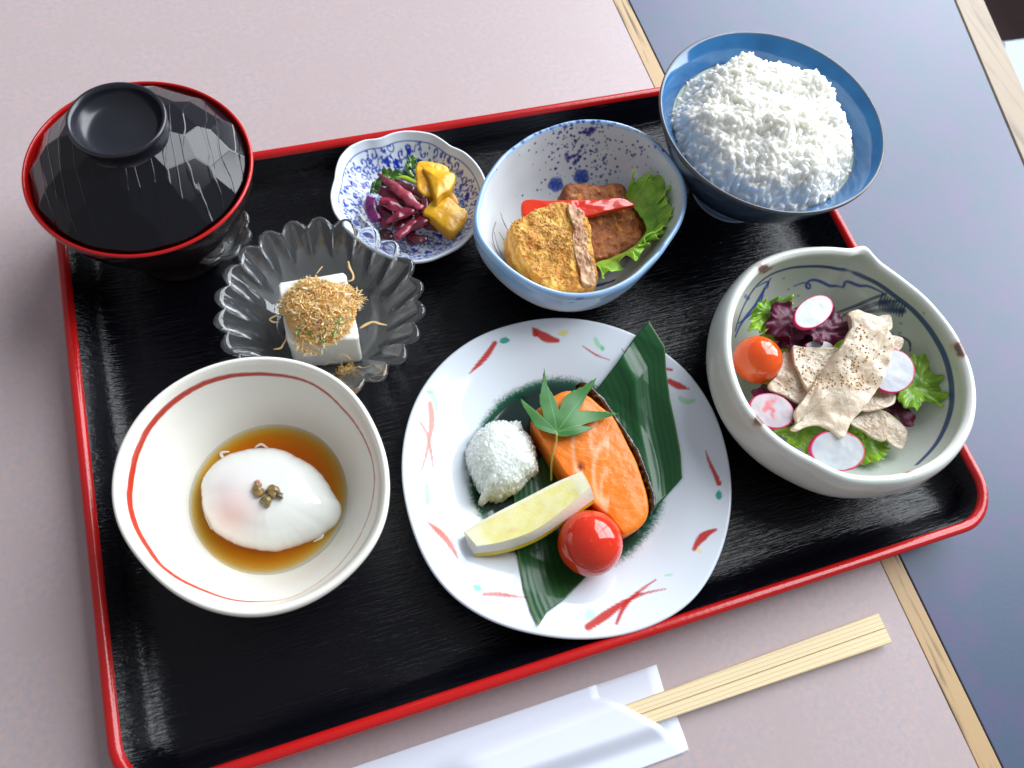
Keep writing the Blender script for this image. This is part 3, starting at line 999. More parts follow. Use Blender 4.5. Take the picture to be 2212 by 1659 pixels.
# broth: a clear coloured liquid whose tint deepens with its depth
rr = np.linspace(.01, 3.385, 60)
th = np.linspace(0, 2*np.pi, 200, endpoint=False)
P = np.stack([cx+rr[:, None]*np.cos(th), cy+rr[:, None]*np.sin(th), 2.95+.04*sstep(3.1, 3.38, rr)[:, None]+0*th], -1)
dep = 2.95-np.interp(rr, [0, 2.1, 2.8, 3.38], [1.55, 1.65, 2.15, 2.98])
tau = np.array((.03, .92, 4.4))
C = np.exp(-tau*np.clip(dep, 0, 2)[:, None]*1.35)[:, None, :]*np.ones((1, 200, 1))
BROTH = bpy.data.materials.new("amber_broth")
BROTH.use_nodes = True
nt = BROTH.node_tree
nt.nodes.clear()
out = nt.nodes.new("ShaderNodeOutputMaterial")
a = nt.nodes.new("ShaderNodeVertexColor"); a.layer_name = "Col"
tr = nt.nodes.new("ShaderNodeBsdfTransparent")
gl = nt.nodes.new("ShaderNodeBsdfGlossy"); gl.inputs["Roughness"].default_value = .03
fr = nt.nodes.new("ShaderNodeFresnel"); fr.inputs["IOR"].default_value = 1.34
mx = nt.nodes.new("ShaderNodeMixShader")
nt.links.new(a.outputs["Color"], tr.inputs["Color"])
nt.links.new(fr.outputs[0], mx.inputs[0])
df = nt.nodes.new("ShaderNodeBsdfDiffuse")
nt.links.new(a.outputs["Color"], df.inputs["Color"])
mb = nt.nodes.new("ShaderNodeMixShader")
mb.inputs[0].default_value = .30
nt.links.new(tr.outputs[0], mb.inputs[1])
nt.links.new(df.outputs[0], mb.inputs[2])
nt.links.new(mb.outputs[0], mx.inputs[1])
nt.links.new(gl.outputs[0], mx.inputs[2])
nt.links.new(mx.outputs[0], out.inputs["Surface"])
m = M(); m.grid(P, C, wrap=True)
tag(build("broth", m, BROTH, origin=np.array([cx, cy, 2.2])), "clear amber dashi broth round the soft egg", "broth")
# egg
eo = at(Z('egg', [(632, 930), (640, 820), (690, 740), (780, 670), (900, 632), (1050, 628), (1180, 670), (1300, 750), (1380, 850), (1430, 930), (1448, 985), (1430, 1050), (1350, 1115), (1200, 1180), (1050, 1222), (930, 1215), (820, 1180), (720, 1120), (660, 1030)]), 3.0)
def eggcol(P, U, H):
    q = px(P)
    c0 = Z('egg', [(800, 985)])[0]
    d = np.hypot((q[..., 0]-c0[0])/42, (q[..., 1]-c0[1])/48)
    t_ = np.exp(-d**2*.8)*.7
    C = mixc((.80, .81, .76), (.86, .50, .40), t_)
    c1 = Z('egg', [(760, 850)])[0]
    t2 = np.exp(-(((q[..., 0]-c1[0])/70)**2+((q[..., 1]-c1[1])/60)**2))*.35
    return C*(1-t2[..., None])+np.array((.80, .74, .82))*t2[..., None]
O = resample(catmull(eo, .08, True), 200)
O = O+.05*np.stack([fbm(O, 1.6, 3, 2), fbm(O, 1.6, 3, 5), 0*O[:, 0]], -1)
c_ = at(Z('egg', [(1010, 935)]), 3.0)[0]
if np.cross(O[0]-c_, O[10]-c_)[2] < 0:
    O = O[::-1]
U = np.r_[np.linspace(.001, .9, 44), np.linspace(.92, 1.0, 8)]
Hh = 1.6*np.sqrt(np.clip(1-U**2.4, 0, 1))
P = c_+(O-c_)*U[:, None, None]+np.array([0, 0, 1])*Hh[:, None, None]
P[..., 2] += (.06*noise(P, .8, 4)+.006*noise(P, 2.5, 5))*(1-U[:, None]**4)
C = eggcol(P, None, None)
low = (O-c_)[None]*np.array([.97, .8])[:, None, None]+c_-np.array([0, 0, 1])*np.array([.3, .9])[:, None, None]
P2 = np.concatenate([P, low])
C = np.concatenate([C, np.broadcast_to(np.array((.8, .8, .75)), low.shape)])
m = M(); m.grid(P2, C, wrap=True)
egg = tag(build("poached_egg", m, mat("soft_egg_white", None, rough=.10, spec=.5, coat=.5, sss=.35, sssr=(1, .9, .8), sscale=.4, bump=((1.2, .12, (1, 1, 1)),)), origin=c_), "soft poached egg with a pink yolk blush lying in amber broth", "egg")
for L, r in (([(760, 690), (745, 650), (790, 640)], [.05, .09, .03]), ([(640, 800), (670, 760), (740, 700)], [.04, .06, .04]), ([(940, 620), (980, 600), (1015, 620)], [.04, .07, .04]), ([(1280, 1165), (1330, 1140), (1340, 1120)], [.03, .06, .04]), ([(650, 1000), (690, 1090)], [.05, .05])):
    w3 = at(Z('egg', L), 3.02)
    build("egg_white_wisp", tube(w3, r, 8, .6, color=(.80, .72, .60), rough=.05), egg.data.materials[0], egg)
HERB = mat("simmered_herb", None, rough=.25, coat=.4, bump=((5, .8, (1, 1, 1)),))
rs = np.random.default_rng(3)
for k, (a, b, s_, col, lb) in enumerate((((950), 870, 62, (.16, .11, .035), "left"), (955, 825, 34, (.22, .11, .06), "top"), (1000, 925, 56, (.13, .10, .03), "bottom"), (1045, 870, 60, (.15, .10, .03), "right"), (1080, 890, 38, (.07, .05, .03), "dark"))):
    O = at(Z('egg', [(a+s_*.62*math.cos(t_)*(1+.2*rs.normal()), b+s_*.62*math.sin(t_)*(1+.2*rs.normal())) for t_ in np.linspace(0, 2*np.pi, 9)[:-1]]), 4.72+.02*k)
    m = slab(O, .22, .08, .06, nb=30, nr=5, rough=.08, rfreq=4, seed=k, color=lambda P, U, H, c=col: mixc(c, (c[0]*1.9, c[1]*1.7, c[2]*1.5), .5+.5*noise(P, 6, 2)))
    tag(build("wasabi_stem_piece", m, HERB), {"left": "olive green pickled stem piece leftmost in the clump on the egg", "top": "small brownish stem piece at the top of the clump on the egg", "bottom": "olive pickled stem piece at the front of the clump on the egg", "right": "chunky olive pickled piece on the right of the clump on the egg", "dark": "darkest stem sliver at the right edge of the clump on the egg"}[lb], "garnish", "pickled stem pieces on the egg")

# ================================================================== FISH PLATE
cx, cy = .56, -6.55
rim = at(Z('plate', [(38, 800), (55, 600), (110, 430), (250, 240), (420, 120), (600, 60), (800, 30), (1000, 50), (1200, 115), (1340, 200), (1450, 290), (1580, 480), (1650, 700), (1675, 900), (1650, 1100), (1580, 1290), (1480, 1440), (1300, 1550), (1100, 1612), (900, 1625), (700, 1600), (540, 1560), (390, 1490), (250, 1380), (150, 1230), (80, 1040)]), 2.2)
NS = 900
K = outline_K(rim, cx, cy, 8.1, NS, 4)
def plate_z(r):
    return np.interp(r, [0, 4.1, 4.6, 5.1, 6.2, 7.5, 7.95], [1.02, 1.04, 1.14, 1.36, 1.78, 2.12, 2.22])
prof = [(.02, 1.02), (3.0, 1.02), (4.1, 1.04), (4.6, 1.14), (5.1, 1.36), (6.2, 1.78), (7.5, 2.12), (7.92, 2.22), (8.05, 2.24), (8.12, 2.18), (8.05, 2.05), (7.2, 1.78), (5.6, 1.2), (4.9, .9), (4.7, .5), (4.4, .5), (4.3, .8), (.02, .85)]
P, Q, th = lathe(cx, cy, prof, NS, K, step=.065, Kfun=lambda z: sstep(1.0, 2.0, z))
pk = int(np.argmax(Q[:, 1]))
inner = np.broadcast_to(np.arange(len(Q))[:, None] <= pk, P.shape[:2]).ravel()
Pf = P.reshape(-1, 3)
C = np.broadcast_to(np.array((.74, .80, .87)), (len(Pf), 3)).copy()
rq = np.broadcast_to(Q[:, :1], P.shape[:2]).ravel()
sp = noise(Pf, 16, 2)*.5+noise(Pf, 30, 5)*.5
lo = fbm(Pf, .5, 2, 9)*.12
g1 = 1-sstep(-.22, .22, (rq-4.92+lo)*1.0+sp*.22)
g2 = 1-sstep(4.35, 4.85, rq+lo)
g1 = (g1*inner)[:, None]
g2 = (g2*inner)[:, None]
C = C*(1-g1)+np.array((.008, .10, .050))*g1
C = C*(1-g2)+np.array((.010, .026, .022))*g2
RED_, TEAL, GRN, YEL, PNK = (.52, .014, .002), (.01, .36, .26), (.36, .70, .42), (.80, .72, .16), (.62, .12, .07)
def pl(L, r, col, alpha=.95, **k):
    r = np.maximum(np.array(r)*1.2, .04)
    if np.size(r) == 2 and r.min() > .085:
        r = np.array([r[0]*.45, r.mean()*1.1, r[1]*.45])
    stroke(C, Pf, pin(Pf, Z('plate', L), inner), r, col, alpha=alpha, soft=k.pop('soft', .3), **k)
pl([(372, 305), (420, 260), (465, 205), (500, 155)], [.02, .10, .13, .10], RED_)
pl([(530, 147), (565, 140)], [.14, .12], TEAL)
pl([(820, 110), (860, 100)], [.16, .10], YEL, .8)
pl([(700, 90), (740, 125), (810, 145)], [.12, .22, .10], RED_); pl([(690, 82), (700, 110)], [.05, .14], RED_)
pl([(940, 170), (990, 210), (1065, 240)], [.02, .05, .02], RED_)
pl([(998, 135), (1015, 165), (1035, 182)], [.10, .11, .10], GRN, .85)
pl([(1030, 180), (1036, 184)], .07, (.1, .5, .3), .8)
pl([(1355, 285), (1380, 285)], [.06, .07], RED_)
pl([(1368, 345), (1410, 370), (1465, 383)], [.13, .16, .03], RED_)
pl([(1420, 430), (1460, 445), (1490, 440)], [.11, .14, .08], GRN, .8)
pl([(1545, 690), (1575, 770), (1615, 850)], [.02, .08, .11], RED_)
pl([(1614, 895), (1616, 930)], [.12, .13], TEAL)
pl([(1510, 1180), (1525, 1195)], [.16, .12], YEL, .7)
pl([(1490, 1180), (1530, 1115), (1595, 1080)], [.07, .17, .06], RED_)
pl([(1350, 1310), (1380, 1305)], [.11, .09], GRN, .85)
pl([(1350, 1380), (1260, 1395), (1150, 1440), (1060, 1500), (965, 1570)], [.02, .05, .10, .17, .14], RED_)
pl([(1300, 1335), (1210, 1395), (1140, 1460), (1105, 1550)], [.02, .06, .09, .06], RED_)
pl([(960, 1520), (985, 1495)], [.20, .15], GRN, .45)
pl([(445, 1405), (520, 1405), (600, 1415), (655, 1425)], [.08, .10, .06, .02], (.58, .07, .04), .95)
pl([(395, 1365), (430, 1380)], [.12, .12], (.06, .45, .42))
pl([(165, 1045), (230, 1100), (280, 1160), (312, 1225)], [.04, .13, .12, .03], PNK, .95)
pl([(150, 1070), (165, 1090)], [.1, .1], (.75, .85, .5), .6)
pl([(160, 865), (165, 900), (165, 940)], [.10, .09, .12], GRN, .95)
pl([(180, 460), (185, 540), (170, 640), (150, 740), (125, 810)], [.13, .13, .08, .06, .02], PNK, .95)
pl([(125, 545), (160, 600), (180, 690), (200, 820)], [.06, .08, .06, .02], PNK, .9)
pl([(180, 400), (205, 440), (210, 490)], [.13, .15, .1], GRN, .95)
pl([(170, 400), (190, 400)], [.08, .05], (.1, .5, .25), .7)
pl([(1130, 185), (1140, 195)], [.03, .02], RED_)
m = M(); m.grid(P, C, wrap=True)
tag(build("fish_plate", m, PAINTED, origin=np.array([cx, cy, .5])), "round white plate with red and green brush strokes and a dark green well", "plate")
PCX, PCY = cx, cy
# bamboo leaf
tip, rt, bt, lf = (1265, 45), (1430, 825), (715, 1562), (592, 885)
nu, nv = 260, 90
def edgeL(v):      # from the top tip down to the left corner, then the left margin
    pts_ = np.array([(1265, 45), (1195, 125), (1100, 262), (1015, 372), (800, 640), (600, 880), (598, 1000), (610, 1180), (645, 1380), (680, 1490), (715, 1562)], float)
    return resample(pts_, v, False)
def edgeR(v):
    pts_ = np.array([(1265, 45), (1303, 95), (1345, 175), (1352, 290), (1370, 430), (1400, 570), (1424, 700), (1432, 825), (1370, 890), (1290, 985), (1130, 1140), (960, 1320), (850, 1440), (760, 1500), (715, 1562)], float)
    return resample(pts_, v, False)
# veins follow the leaf's margins, so param across = distance between margins, along = margins
mar1 = resample(np.array([(1265, 45), (1345, 175), (1352, 290), (1370, 430), (1400, 570), (1424, 700), (1432, 825)], float), nv, False)   # right margin
mar0 = resample(np.array([(592, 885), (598, 1000), (610, 1180), (645, 1380), (680, 1490), (715, 1562)], float), nv, False)             # left margin
top0 = resample(np.array([(592, 885), (800, 640), (1015, 372), (1100, 262), (1195, 125), (1265, 45)], float), nu, False)
bot0 = resample(np.array([(715, 1562), (760, 1490), (850, 1425), (960, 1310), (1130, 1140), (1290, 985), (1432, 825)], float), nu, False)
uu = np.linspace(0, 1, nu)[:, None, None]
vv = np.linspace(0, 1, nv)[None, :, None]
G2 = (1-uu)*mar0[None]+uu*mar1[None]+(1-vv)*top0[:, None]+vv*bot0[:, None]-((1-uu)*(1-vv)*mar0[0]+(1-uu)*vv*mar0[-1]+uu*(1-vv)*mar1[0]+uu*vv*mar1[-1])
flatp = np.array(Z('plate', G2.reshape(-1, 2).tolist()))
zc = np.full(len(flatp), 2.0)
for _ in range(8):
    p = at(flatp, zc)
    r = np.hypot(p[:, 0]-PCX, p[:, 1]-PCY)
    zc = plate_z(r)+.10+.25*np.exp(-((r-4.9)/1.3)**2)*0+.3*sstep(7.2, 9, r)
U2 = np.broadcast_to(uu[..., 0], (nu, nv)).ravel()
V2 = np.broadcast_to(vv[..., 0], (nu, nv)).ravel()
zc = zc+.0035*np.sin(U2*190)+.10*np.abs(np.sin(U2*math.pi*3.2+.5))+.16*np.exp(-((U2-.80)/.05)**2)*(V2 < .99)
p = at(flatp, zc).reshape(nu, nv, 3)
va = np.sin(U2*190)*.5+.5
mid = np.exp(-((U2-.80)/.012)**2)
mg = np.maximum(np.exp(-(U2/.008)**2), np.exp(-((1-U2)/.008)**2))
C = mixc((.006, .070, .016), (.012, .105, .026), va*.4+.3*(.5+.5*noise(p.reshape(-1, 3), .6, 2)))
C = C*(1-.5*mid[:, None])+np.array((.03, .17, .05))*.5*mid[:, None]
C = C*(1-.6*mg[:, None])+np.array((.14, .30, .10))*.6*mg[:, None]
LEAFM = mat("bamboo_leaf", None, rough=.3, spec=.5, bump=((.6, .15, (1, 1, 1)),))
m = M(); m.grid(p, C)
tag(build("bamboo_leaf", m, LEAFM, solid=.025), "broad dark green bamboo leaf laid diagonally across the plate under the salmon", "leaf")
# salmon
so = [(632, 395), (700, 345), (790, 270), (880, 235), (960, 240), (1050, 270), (1145, 350), (1235, 425), (1302, 530), (1370, 670), (1430, 790), (1475, 920), (1512, 1050), (1522, 1180), (1492, 1260), (1400, 1335), (1330, 1360), (1285, 1310), (1215, 1225), (1090, 1125), (985, 960), (880, 900), (800, 790), (705, 640), (645, 540), (622, 450)]
salmon = thing("salmon_fillet", "grilled orange salmon fillet with crisp dark skin on the fish plate", "fish", at(Z('fish', [(1080, 800)]), 1.2)[0])
O3 = at_plane(Z('fish', so), 2.85, .02, .01)
S_OR, S_LT, S_DK = (.90, .23, .012), (.92, .42, .12), (.78, .13, .008)
def salmcol(P, U, H):
    q = (px(P)-[979.3, 777.6])/.27778
    x, y = q[..., 0], q[..., 1]
    n1 = fbm(P, .9, 3, 4)
    # muscle bands: nested arcs round a centre line that runs down the fillet
    s_ = (y-240)/1100
    cxl = 800+s_*620
    d = (x-cxl)/260
    band = np.abs(np.sin((s_*19+d*d*2.8-d*.6+n1*.30)*math.pi))
    line_ = sstep(.86, .99, 1-band)
    C = mixc(S_OR, S_DK, np.clip(.25+.5*n1, 0, 1)*.5)
    w_ = line_*(.55+.45*sstep(-.1, .35, noise(P, .9, 8)))*.75
    C = C*(1-w_[..., None])+np.array(S_LT)*w_[..., None]
    for cx0, cy0, a, b, wd_, al in ((1180, 880, 90, 230, 16, .75), (990, 690, 60, 170, 16, .6), (1110, 600, 40, 120, 14, .5), (1190, 1010, 40, 140, 12, .6)):
        e = np.hypot((x-cx0)/a, (y-cy0)/b)
        t_ = np.exp(-((e-1)*a/wd_)**2)*(x < cx0+a*.35)*al
        C = C*(1-t_[..., None])+np.array((.90, .52, .30))*t_[..., None]
    # the small split in the flesh
    t_ = np.exp(-(((x-985)/26)**2+((y-835)/30)**2))
    C = C*(1-.75*t_[..., None])+np.array((.30, .02, .004))*.75*t_[..., None]
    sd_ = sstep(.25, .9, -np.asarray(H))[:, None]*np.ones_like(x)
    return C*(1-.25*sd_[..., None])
def salmwave(P, U):
    q = (px(P)-[979.3, 777.6])/.27778
    x, y = q[..., 0], q[..., 1]
    s_ = (y-240)/1100
    d = (x-(800+s_*620))/260
    n1 = fbm(P, .9, 3, 4)
    band = np.abs(np.sin((s_*19+d*d*2.8-d*.6+n1*.30)*math.pi))
    g = -.018*sstep(.88, 1, 1-band)*np.minimum(1, 3*(1-U[:, None]))
    g = g-.16*np.exp(-(((x-985)/24)**2+((y-835)/28)**2))
    P = P.copy()
    P[..., 2] += g
    return P
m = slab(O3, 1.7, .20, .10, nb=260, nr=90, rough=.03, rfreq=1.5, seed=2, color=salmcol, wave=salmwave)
SALM = mat("grilled_salmon", None, rough=.36, spec=.35, coat=.12, sss=.08, sssr=(1, .4, .15), sscale=.25, bump=((9, .3, (1, 1, 1)),))
build("flesh", m, SALM, salmon)
sk = [(955, 205), (1000, 200), (1060, 235), (1130, 305), (1200, 395), (1262, 478), (1330, 590), (1400, 690), (1452, 800), (1492, 920), (1532, 1040), (1548, 1130), (1528, 1200)]
p1 = catmull(at(Z('fish', sk), 2.55), .06)
n_ = len(p1)
T = np.gradient(p1, axis=0); T /= np.linalg.norm(T, axis=1)[:, None]
nrm = np.stack([T[:, 1], -T[:, 0], 0*T[:, 0]], -1)     # points to the outside
cs = [(a_-.02, b_) for a_, b_ in [(-.16, -.02), (-.12, .12), (-.07, .16), (-.01, .15), (.03, .08), (.06, -.05), (.07, -.5), (.04, -1.0), (-.05, -1.4), (-.12, -1.4), (-.16, -.9)]]
taper = np.minimum(1, np.minimum(np.arange(n_), n_-1-np.arange(n_))/8+.15)
P = np.stack([p1+nrm*a*(taper[:, None])*1.0+np.array([0, 0, 1])*b*taper[:, None] for a, b in cs], 1)
P = P+.055*np.stack([fbm(P, 2.2, 3, 1), fbm(P, 2.2, 3, 2), 1.2*fbm(P, 3, 3, 3)], -1)
nz = .5+.5*fbm(P, 5, 2, 5)
C = mixc((.018, .016, .016), (.30, .27, .23), sstep(.55, .9, nz))
C = mixc_ = C*(1-.5*sstep(.6, .9, .5+.5*noise(P, 2.2, 9))[..., None])+np.array((.28, .13, .04))*.5*sstep(.6, .9, .5+.5*noise(P, 2.2, 9))[..., None]
m = M(); m.grid(P, C, wrap=True, flip=True)
build("skin", m, mat("crisp_fish_skin", None, rough=.25, spec=.7, coat=.4, bump=((8, .8, (1, 1, 1)),)), salmon)
# maple leaf
mo = [(800, 580), (750, 571), (690, 554), (640, 530), (625, 507), (600, 455), (565, 395), (535, 345), (518, 295), (560, 328), (600, 360), (640, 395), (700, 455), (690, 400), (672, 340), (668, 280), (680, 230), (690, 165), (703, 72), (715, 140), (732, 205), (752, 235), (782, 285), (802, 335), (820, 400), (840, 340), (868, 285), (930, 238), (1000, 212), (1050, 182), (1108, 148), (1085, 210), (1042, 262), (1020, 312), (995, 360), (972, 400), (1022, 393), (1100, 397), (1180, 402), (1282, 425), (1200, 426), (1120, 455), (1060, 485), (988, 515), (1040, 518), (1088, 528), (1040, 556), (950, 588), (880, 600), (830, 596)]
mo = np.array(mo, float)
mo_r = resample(mo, 420)
ctr = np.array((806., 560.))
jag = np.abs(((np.arange(420)/420*62) % 1)-.5)*2
dist_ = np.hypot(*(mo_r-ctr).T)
mo_r = ctr+(mo_r-ctr)*(1+(.030*(jag-.5)*np.clip(dist_/200, 0, 1))[:, None])
O3 = at(Z('fish', mo_r.tolist()), 3.25)
c3 = at(Z('fish', [tuple(ctr)]), 3.25)[0]
U = np.linspace(.002, 1, 26)
P = c3+(O3-c3)*U[:, None, None]
rd = np.hypot(P[..., 0]-c3[0], P[..., 1]-c3[1])
P[..., 2] += .07*np.sin(rd*2.2)+.05*noise(P, 1.3, 5)+.03*rd
lobes = [(703, 72), (1108, 148), (1282, 425), (1088, 528), (518, 295), (625, 507)]
C = mixc((.030, .150, .030), (.060, .210, .045), .5+.5*fbm(P, 1.6, 2, 3)).reshape(-1, 3)
Pf = P.reshape(-1, 3)
# projection back onto the leaf: recompute vein lines on the sheet itself
for lb in lobes:
    e3 = at(Z('fish', [lb]), 3.25)[0]
    L = np.array([c3+(e3-c3)*t_ for t_ in np.linspace(0, .92, 8)])
    L2 = np.c_[L[:, :2], np.zeros(len(L))]
    F2 = np.c_[Pf[:, :2], np.zeros(len(Pf))]
    stroke(C, F2, L2, [.035, .012], (.16, .34, .12), soft=.8, alpha=.8)
maple = thing("maple_leaf", "fresh green maple leaf with a thin stem lying on the salmon", "leaf", c3)
if np.cross(O3[0]-c3, O3[5]-c3)[2] < 0:
    P = P[:, ::-1]
    C = C.reshape(26, 420, 3)[:, ::-1].reshape(-1, 3)
m = M(); m.grid(P, C, wrap=True)
build("blade", m, SMOOTHLEAF, maple, solid=.012)
st = np.vstack([at(Z('fish', [(803, 572)]), 3.28), at(Z('fish', [(800, 640)]), 3.1), at(Z('fish', [(782, 700)]), 3.0), at(Z('fish', [(766, 780)]), 2.7), at(Z('fish', [(762, 860)]), 2.3), at(Z('fish', [(762, 937)]), 1.9)])
build("stem", tube(st, [.05, .045, .04, .045, .055], 8, color=(.42, .40, .08)), SMOOTHLEAF, maple)
# grated radish
cxy = at(Z('fish', [(390, 740)]), 2.2)[0]
go = [(110, 800), (105, 680), (150, 600), (220, 520), (330, 468), (440, 468), (515, 460), (550, 530), (610, 600), (640, 680), (655, 760), (660, 860), (590, 920), (520, 1000), (430, 1050), (350, 1080), (290, 1070), (240, 1110), (200, 1085), (215, 1040), (180, 960), (130, 860)]
O3 = at(Z('fish', go), 1.9)
O = resample(catmull(O3, .08, True), 200)
c_ = O.mean(0)
oa = np.mod(np.arctan2(O[:, 1]-c_[1], O[:, 0]-c_[0]), 2*np.pi)
orr = np.hypot(O[:, 0]-c_[0], O[:, 1]-c_[1])
oo = np.argsort(oa)
def oru(X, Y):
    a_ = np.mod(np.arctan2(Y, X), 2*np.pi)
    return np.hypot(X, Y)/np.interp(a_, np.r_[oa[oo]-2*np.pi, oa[oo], oa[oo]+2*np.pi], np.tile(orr[oo], 3))
def gbase(X, Y):
    u = oru(X, Y)
    q = np.stack([X, Y, 0*X], -1)
    return 1.05+2.15*np.sqrt(np.clip(1.02-np.clip(u, 0, 1.02)**2.7, 0, 1))+.16*noise(q, 1.3, 3)+.10*noise(q, 2.8, 4)-.07
rs = np.random.default_rng(4)
NGR = 1500
gxy = rs.uniform(-2.2, 2.2, (NGR*2, 2))
gxy = gxy[oru(gxy[:, 0], gxy[:, 1]) < 1.0][:NGR]
an = rs.uniform(0, 2*np.pi, len(gxy))
ti = rs.normal(0, .35, len(gxy))
G = np.c_[gxy, gbase(gxy[:, 0], gxy[:, 1])+rs.uniform(-.05, .022, len(gxy))*np.sqrt(np.clip(1.05-oru(gxy[:, 0], gxy[:, 1]), 0, 1))-.03*oru(gxy[:, 0], gxy[:, 1]), np.cos(an)*np.cos(ti), np.sin(an)*np.cos(ti), np.sin(ti), rs.uniform(.08, .22, len(gxy)), rs.uniform(.045, .08, len(gxy))]
m = heap_mesh(c_[0], c_[1], 2.25, .018, gbase, G, lambda P, T: mixc((.74, .80, .74), (.84, .88, .84), T), lambda X, Y, H: oru(X, Y) < 1.03, soften=2)
o = tag(build("grated_radish", m, mat("wet_grated_radish", None, rough=.14, spec=.5, coat=.5, sss=1, sssr=(.94, 1, .90), sscale=.6)), "mound of wet white grated radish on the fish plate", "garnish")
# lemon wedge
def lm(L, z):
    return at(Z('fish', L), z)
nl = 40
def pathz(L, z0, z1):
    """An edge of the wedge, which leans up on the salmon at its far end."""
    return resample(catmull(lm(L, np.linspace(z0, z1, len(L))), .2), nl, False)
back = pathz([(82, 1335), (300, 1205), (560, 1072), (800, 950), (1000, 864)], 2.3, 3.35)
ridge = pathz([(182, 1448), (400, 1408), (640, 1318), (860, 1160), (1066, 985)], 2.75, 3.75)
low = pathz([(165, 1505), (400, 1472), (640, 1388), (880, 1238), (1094, 1082)], 2.1, 3.3)
bott = pathz([(170, 1532), (400, 1500), (640, 1415), (880, 1262), (1100, 1108)], 1.8, 3.0)
lowb = bott+np.array([-.15, .15, -.85])
backb = back+np.array([.1, -.25, -1.3])
lemon = thing("lemon_wedge", "slim pale yellow lemon wedge leaning between the salmon and the plate rim", "lemon", (back.mean(0)*.5+low.mean(0)*.5)*[1, 1, 0]+[0, 0, 1.2])
def band_(a, b, n, bulge=0):
    t_ = np.linspace(0, 1, n)[:, None, None]
    P = a[None]*(1-t_)+b[None]*t_
    P[..., 2] += bulge*np.sin(np.linspace(0, np.pi, n))[:, None]
    return P
# flesh face
P = band_(back, ridge, 26, .05)
s_ = np.linspace(0, 1, nl)[None]*np.ones((26, 1))
t_ = np.linspace(0, 1, 26)[:, None]*np.ones((1, nl))
edge_ = np.minimum(np.minimum(s_*9, (1-s_)*8), np.minimum(t_*8, 1))
fl = sstep(.55, 1.3, edge_+.15*noise(P, 3, 2))
ves = .5+.5*noise(np.stack([s_*14+t_*6, t_*2.2, 0*s_], -1), 2.5, 4)
C = mixc((.86, .83, .60), mixc((.78, .70, .15), (.84, .79, .32), ves), fl)
sd_ = np.exp(-(((s_-.30)/.03)**2+((t_-.75)/.10)**2))
C = C*(1-.4*sd_[..., None])+np.array((.80, .45, .08))*.4*sd_[..., None]
P[..., 2] -= .05*fl*(.4+.6*ves)
m = M(); m.grid(P, C, flip=False)
P = band_(ridge, low, 14, .04)
t2 = np.linspace(0, 1, 14)[:, None]*np.ones((1, nl))
s2 = np.linspace(0, 1, nl)[None]*np.ones((14, 1))
n3 = .5+.5*noise(P, 2.5, 7)
C = mixc((.84, .82, .74), (.84, .78, .46), (1-t2)*n3*.9*sstep(.02, .2, s2))
m.grid(P, C)
LEM = mat("lemon_flesh", None, rough=.22, spec=.5, coat=.3, sss=.4, sssr=(1, .9, .4), sscale=.25, bump=((7, .35, (1, 1, 1)),))
build("flesh", m, LEM, lemon)
m = M()
m.grid(band_(low, bott, 5, .02), None)
m.grid(band_(bott, lowb, 6, .0), None)
m.grid(band_(lowb, backb, 4, 0), None)
m.grid(band_(backb, back, 8, 0), None)
# rind end at the left
lend = np.array([back[0], ridge[0], low[0], bott[0], lowb[0], backb[0]])
RIND = mat("lemon_rind", (.78, .58, .03), rough=.35, spec=.5, bump=((7, .8, (1, 1, 1)),))
build("rind", m, RIND, lemon)
for idx, sgn in ((0, 1), (-1, -1)):
    m = M()
    ring = np.array([back[idx], ridge[idx], low[idx], bott[idx], lowb[idx], backb[idx]])
    dirv = (back[1]-back[0]) if idx == 0 else (back[-1]-back[-2])
    ring = resample(ring, 24)
    c_ = ring.mean(0)+(-dirv if idx == 0 else dirv)/np.linalg.norm(dirv)*.10
    rings = np.array([c_+(ring-c_)*u+(np.array(0)) for u in (.01, .5, .9, 1.0)])
    m.grid(rings, np.broadcast_to(np.array((.86, .84, .74)), rings.shape), wrap=True, flip=(idx == -1))
    build("pith_end", m, LEM, lemon)
# cherry tomatoes
TOM = mat("cherry_tomato_skin", None, rough=.09, spec=.5, coat=.3, sss=.25, sssr=(1, .15, .05), sscale=.3, bump=((.8, .08, (1, 1, 1)),))
def tomato(key, c, rp, zc, name_lab, oblate=.96, ca=(.60, .018, .005), cb=(.68, .04, .008)):
    q = at(Z(key, [c]), zc)[0]
    r = rp*ZONE[key][0]*((q-CP)@CF)/FPX*.985
    a = np.linspace(0, np.pi, 48)[:, None]
    b = np.linspace(0, 2*np.pi, 72, endpoint=False)[None]
    N3 = np.stack([np.sin(a)*np.cos(b), np.sin(a)*np.sin(b), np.cos(a)*oblate+0*b], -1)
    N3 = N3*(1+.012*noise(N3, 1.5, 3))[..., None]
    # blossom end points aside so the skin shows smooth; fine pale flecks
    C = mixc(ca, cb, .5+.5*fbm(N3, 2, 2, 5))
    fl = (noise(N3, 22, 6) > .72)[..., None]*.25
    C = C*(1-fl)+np.array((.80, .22, .05))*fl
    m = M(); m.grid(q+N3*r, C, wrap=True, flip=True)
    t_ = thing("cherry_tomato", name_lab, "tomato", q-[0, 0, r*oblate], "cherry tomatoes")
    build("skin", m, TOM, t_)
    d = np.array([-.5, -.3, -.8]); d /= np.linalg.norm(d)
    mm = tube([q+d*r*.93, q+d*r*1.02], [.09, .06], 8, color=(.10, .16, .03), step=.02)
    build("stem_scar", mm, SMOOTHLEAF, t_)
    return q, r
print('tom', tomato('plate', (972, 1150), 165, 2.75, "glossy red cherry tomato on the fish plate beside the salmon"))

